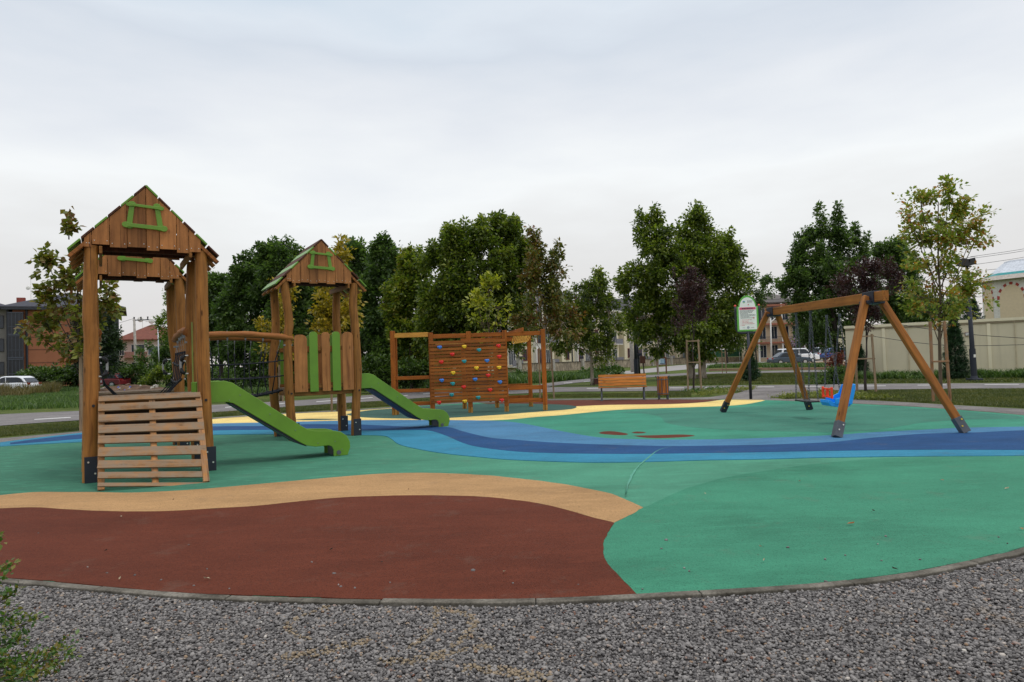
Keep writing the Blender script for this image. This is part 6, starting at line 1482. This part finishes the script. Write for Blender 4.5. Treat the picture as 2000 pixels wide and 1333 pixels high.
# ================================================================== CARS
def car(label, loc, rz, L, H_, W_, paint, kind="hatch", group="cars parked around the playground"):
    t = thing("parked_car", label, "car", loc, rz, group)
    h = H_; s_ = L
    body = [(-.5, .22), (-.495, .42), (-.47, .56), (-.30, .60), (.22, .60), (.40, .54), (.485, .45), (.5, .30), (.49, .20), (-.49, .18)]
    if kind == "van": cab = [(-.485, .58), (-.46, .97), (-.42, 1.0), (.12, 1.0), (.18, .97), (.32, .60)]; body = [(-.5, .22), (-.495, .62), (.30, .62), (.42, .55), (.49, .46), (.5, .2), (-.49, .18)]
    elif kind == "sedan": cab = [(-.36, .59), (-.24, .93), (-.18, .985), (.02, 1.0), (.09, .95), (.25, .59)]
    elif kind == "suv": cab = [(-.47, .58), (-.43, .95), (-.38, .99), (.02, 1.0), (.10, .95), (.23, .59)]
    else: cab = [(-.45, .59), (-.36, .90), (-.28, .975), (.0, 1.0), (.08, .96), (.28, .59)]
    f = lambda a, b, tt: (a*s_, tt, b*h)
    MB().prism(body, -W_/2, W_/2, f).build("body", paint, t, .09)
    MB().prism(cab, -W_/2*.86, W_/2*.86, f).build("cabin", paint, t, .09)
    cx_ = sum(a for a, b in cab)/len(cab)
    for sd in (-1, 1):
        inner = [(cx_+(a-cx_)*.88, .60+(b-.60)*.80+.02) for a, b in cab]
        m = MB(); xs = [a for a, b in inner]; mid = -.03
        m.prism(inner, sd*W_/2*.862, sd*W_/2*.875, f); m.build("side_window", GLASS, t)
        m = MB(); m.box((mid*s_, sd*W_/2*.88, .76*h), (.06, .012, .34*h)); m.build("door_pillar", paint, t)
    fx0, fz0 = cab[-1]; fx1, fz1 = cab[-2]
    for (x0, z0, x1, z1, nm) in ((fx0-.01, fz0+.03, fx1+.012, fz1-.02, "windscreen"), (cab[0][0]+.004, cab[0][1]+.04, cab[1][0]-.004, cab[1][1]-.03, "rear_window")):
        m = MB(); sgn = 1 if nm == "windscreen" else -1; o1 = .012*sgn
        m.add([(x0*s_+o1*s_, -W_*.38, z0*h), (x0*s_+o1*s_, W_*.38, z0*h), (x1*s_+o1*s_, W_*.36, z1*h), (x1*s_+o1*s_, -W_*.36, z1*h), (x0*s_, -W_*.38, z0*h), (x0*s_, W_*.38, z0*h), (x1*s_, W_*.36, z1*h), (x1*s_, -W_*.36, z1*h)], [(0, 1, 2, 3), (7, 6, 5, 4), (0, 3, 7, 4), (1, 5, 6, 2), (0, 4, 5, 1), (3, 2, 6, 7)]); m.build(nm, GLASS, t)
    for x in (-.31, .31):
        for sd in (-1, 1):
            w_ = MB(); w_.tube([(x*s_, sd*(W_/2-.2), .31), (x*s_, sd*(W_/2+.01), .31)], .315, 18); wo_ = w_.build("wheel", BLACKP, t, .03)
            MB().tube([(x*s_, sd*(W_/2), .31), (x*s_, sd*(W_/2+.025), .31)], .19, 10).build("rim", STEEL, wo_)
    for sd in (-1, 1):
        MB().box((.478*s_, sd*W_*.36, .46*h), (.12, .32, .13)).build("headlight", m_plain("headlight", S(220, 224, 226), .2), t, .02)
        MB().box((-.488*s_, sd*W_*.38, .52*h), (.10, .28, .16)).build("tail_light", m_plain("tail_light", S(150, 30, 30), .3), t, .02)
    return t
PW = m_plain("white_car_paint", S(222, 224, 228), .25, var=.03); PG = m_plain("slate_car_paint", S(66, 78, 90), .25, .3, .03); PS = m_plain("silver_car_paint", S(180, 186, 194), .25, .4, .03); PB = m_plain("blue_car_paint", S(44, 74, 130), .25, .2, .03); PR = m_plain("dark_red_paint", S(110, 34, 38), .4)
def cpt(px, base_y, Yd): b = Y(px, base_y, Yd); return (b[0], b[1], b[2])
car("dark slate grey sedan parked before the white van", cpt(1542, 712.5, 80), R(3), 4.7, 1.47, 1.8, PG, "sedan")
car("white van behind the slate grey sedan", cpt(1558, 709.5, 86), R(3), 4.9, 1.85, 1.85, PW, "van")
car("silver estate car with roof rails left of the blue car", cpt(1625, 703.5, 92), R(4), 4.6, 1.8, 1.85, PS, "suv")
car("blue hatchback in front of the silver estate car", cpt(1638, 702.5, 87), R(4), 4.1, 1.5, 1.75, PB, "hatch")
car("white hatchback behind the dry weeds at the left edge", cpt(22, 768, 60), R(178), 4.3, 1.48, 1.8, PW, "hatch")
car("silver car glimpsed between the dark trunks right of the far tower", cpt(722, 731, 62), R(20), 4.3, 1.45, 1.8, PS, "sedan")
car("dark red car half buried behind the rubble", cpt(205, 758, 66), R(176), 4.2, 1.45, 1.8, PR, "hatch")
# ------------------------------------------------------------------ rubble heap
rb = Y(250, 757, 50); rb[2] = 0
ru = thing("rubble_heap", "heap of dumped rubble and rubbish with a blue tarp seen through the front tower", "rubble", rb)
rs = np.random.RandomState(11)
m = MB()
for k in range(60):
    x, y_ = rs.uniform(-3.0, 3.6), rs.uniform(-.8, .8); hgt_ = max(.05, .75*(1-abs(x)/4)*(1-abs(y_)/1.4)); s_ = rs.uniform(.12, .34)
    m.box((x, y_, hgt_*rs.uniform(.2, .9)), (s_, s_*.8, s_*.6), Matrix.Rotation(rs.uniform(0, 3), 3, 'Z') @ Matrix.Rotation(rs.uniform(-.5, .5), 3, 'X'))
m.build("debris", m_plain("debris_brown", S(92, 68, 56), .95, var=.4, scale=1.5), ru)
V = []; nx, ny = 22, 10
for j in range(ny):
    for i in range(nx):
        u_, v_ = i/(nx-1)*2-1, j/(ny-1)*2-1; V.append((u_*3.8, v_*1.3, max(-.02, .62*(1-u_*u_)*(1-v_*v_)+.10*math.sin(i*1.9)*math.cos(j*2.3))-.02))
MB().add(V, [(j*nx+i, j*nx+i+1, (j+1)*nx+i+1, (j+1)*nx+i) for j in range(ny-1) for i in range(nx-1)]).build("earth_mound", m_ground("mound_earth", [(.3, S(70, 54, 44)), (.7, S(110, 88, 70))], 1.5, 9, None), ru, 0, True)
V = [];
for j in range(6):
    for i in range(9): V.append((-.6+i*.14, -1.05+j*.12, .12+.10*math.sin(i*2.1+j)+.07*j))
MB().add(V, [(j*9+i, j*9+i+1, (j+1)*9+i+1, (j+1)*9+i) for j in range(5) for i in range(8)]).build("blue_tarp", m_plain("tarp_blue", S(52, 84, 168), .6), ru)
m = MB()
for k in range(16): m.box((rs.uniform(-2.4, 2.6), rs.uniform(-1.1, -.3), rs.uniform(.15, .6)), tuple(rs.uniform(.06, .2, 3)), Matrix.Rotation(rs.uniform(0, 3), 3, 'Y'))
m.build("pale_scraps", m_plain("scrap_pale", S(186, 180, 170), .8), ru)
ring = [(-1.35+.32*math.cos(a), -.9+.05*math.sin(a), .55+.13*math.sin(a)) for a in [2*math.pi*k/16 for k in range(17)]]
m = MB(); m.tube(ring, .05, 6, False); m.build("old_tyre", m_plain("tyre_grey", S(120, 112, 104), .9), ru)
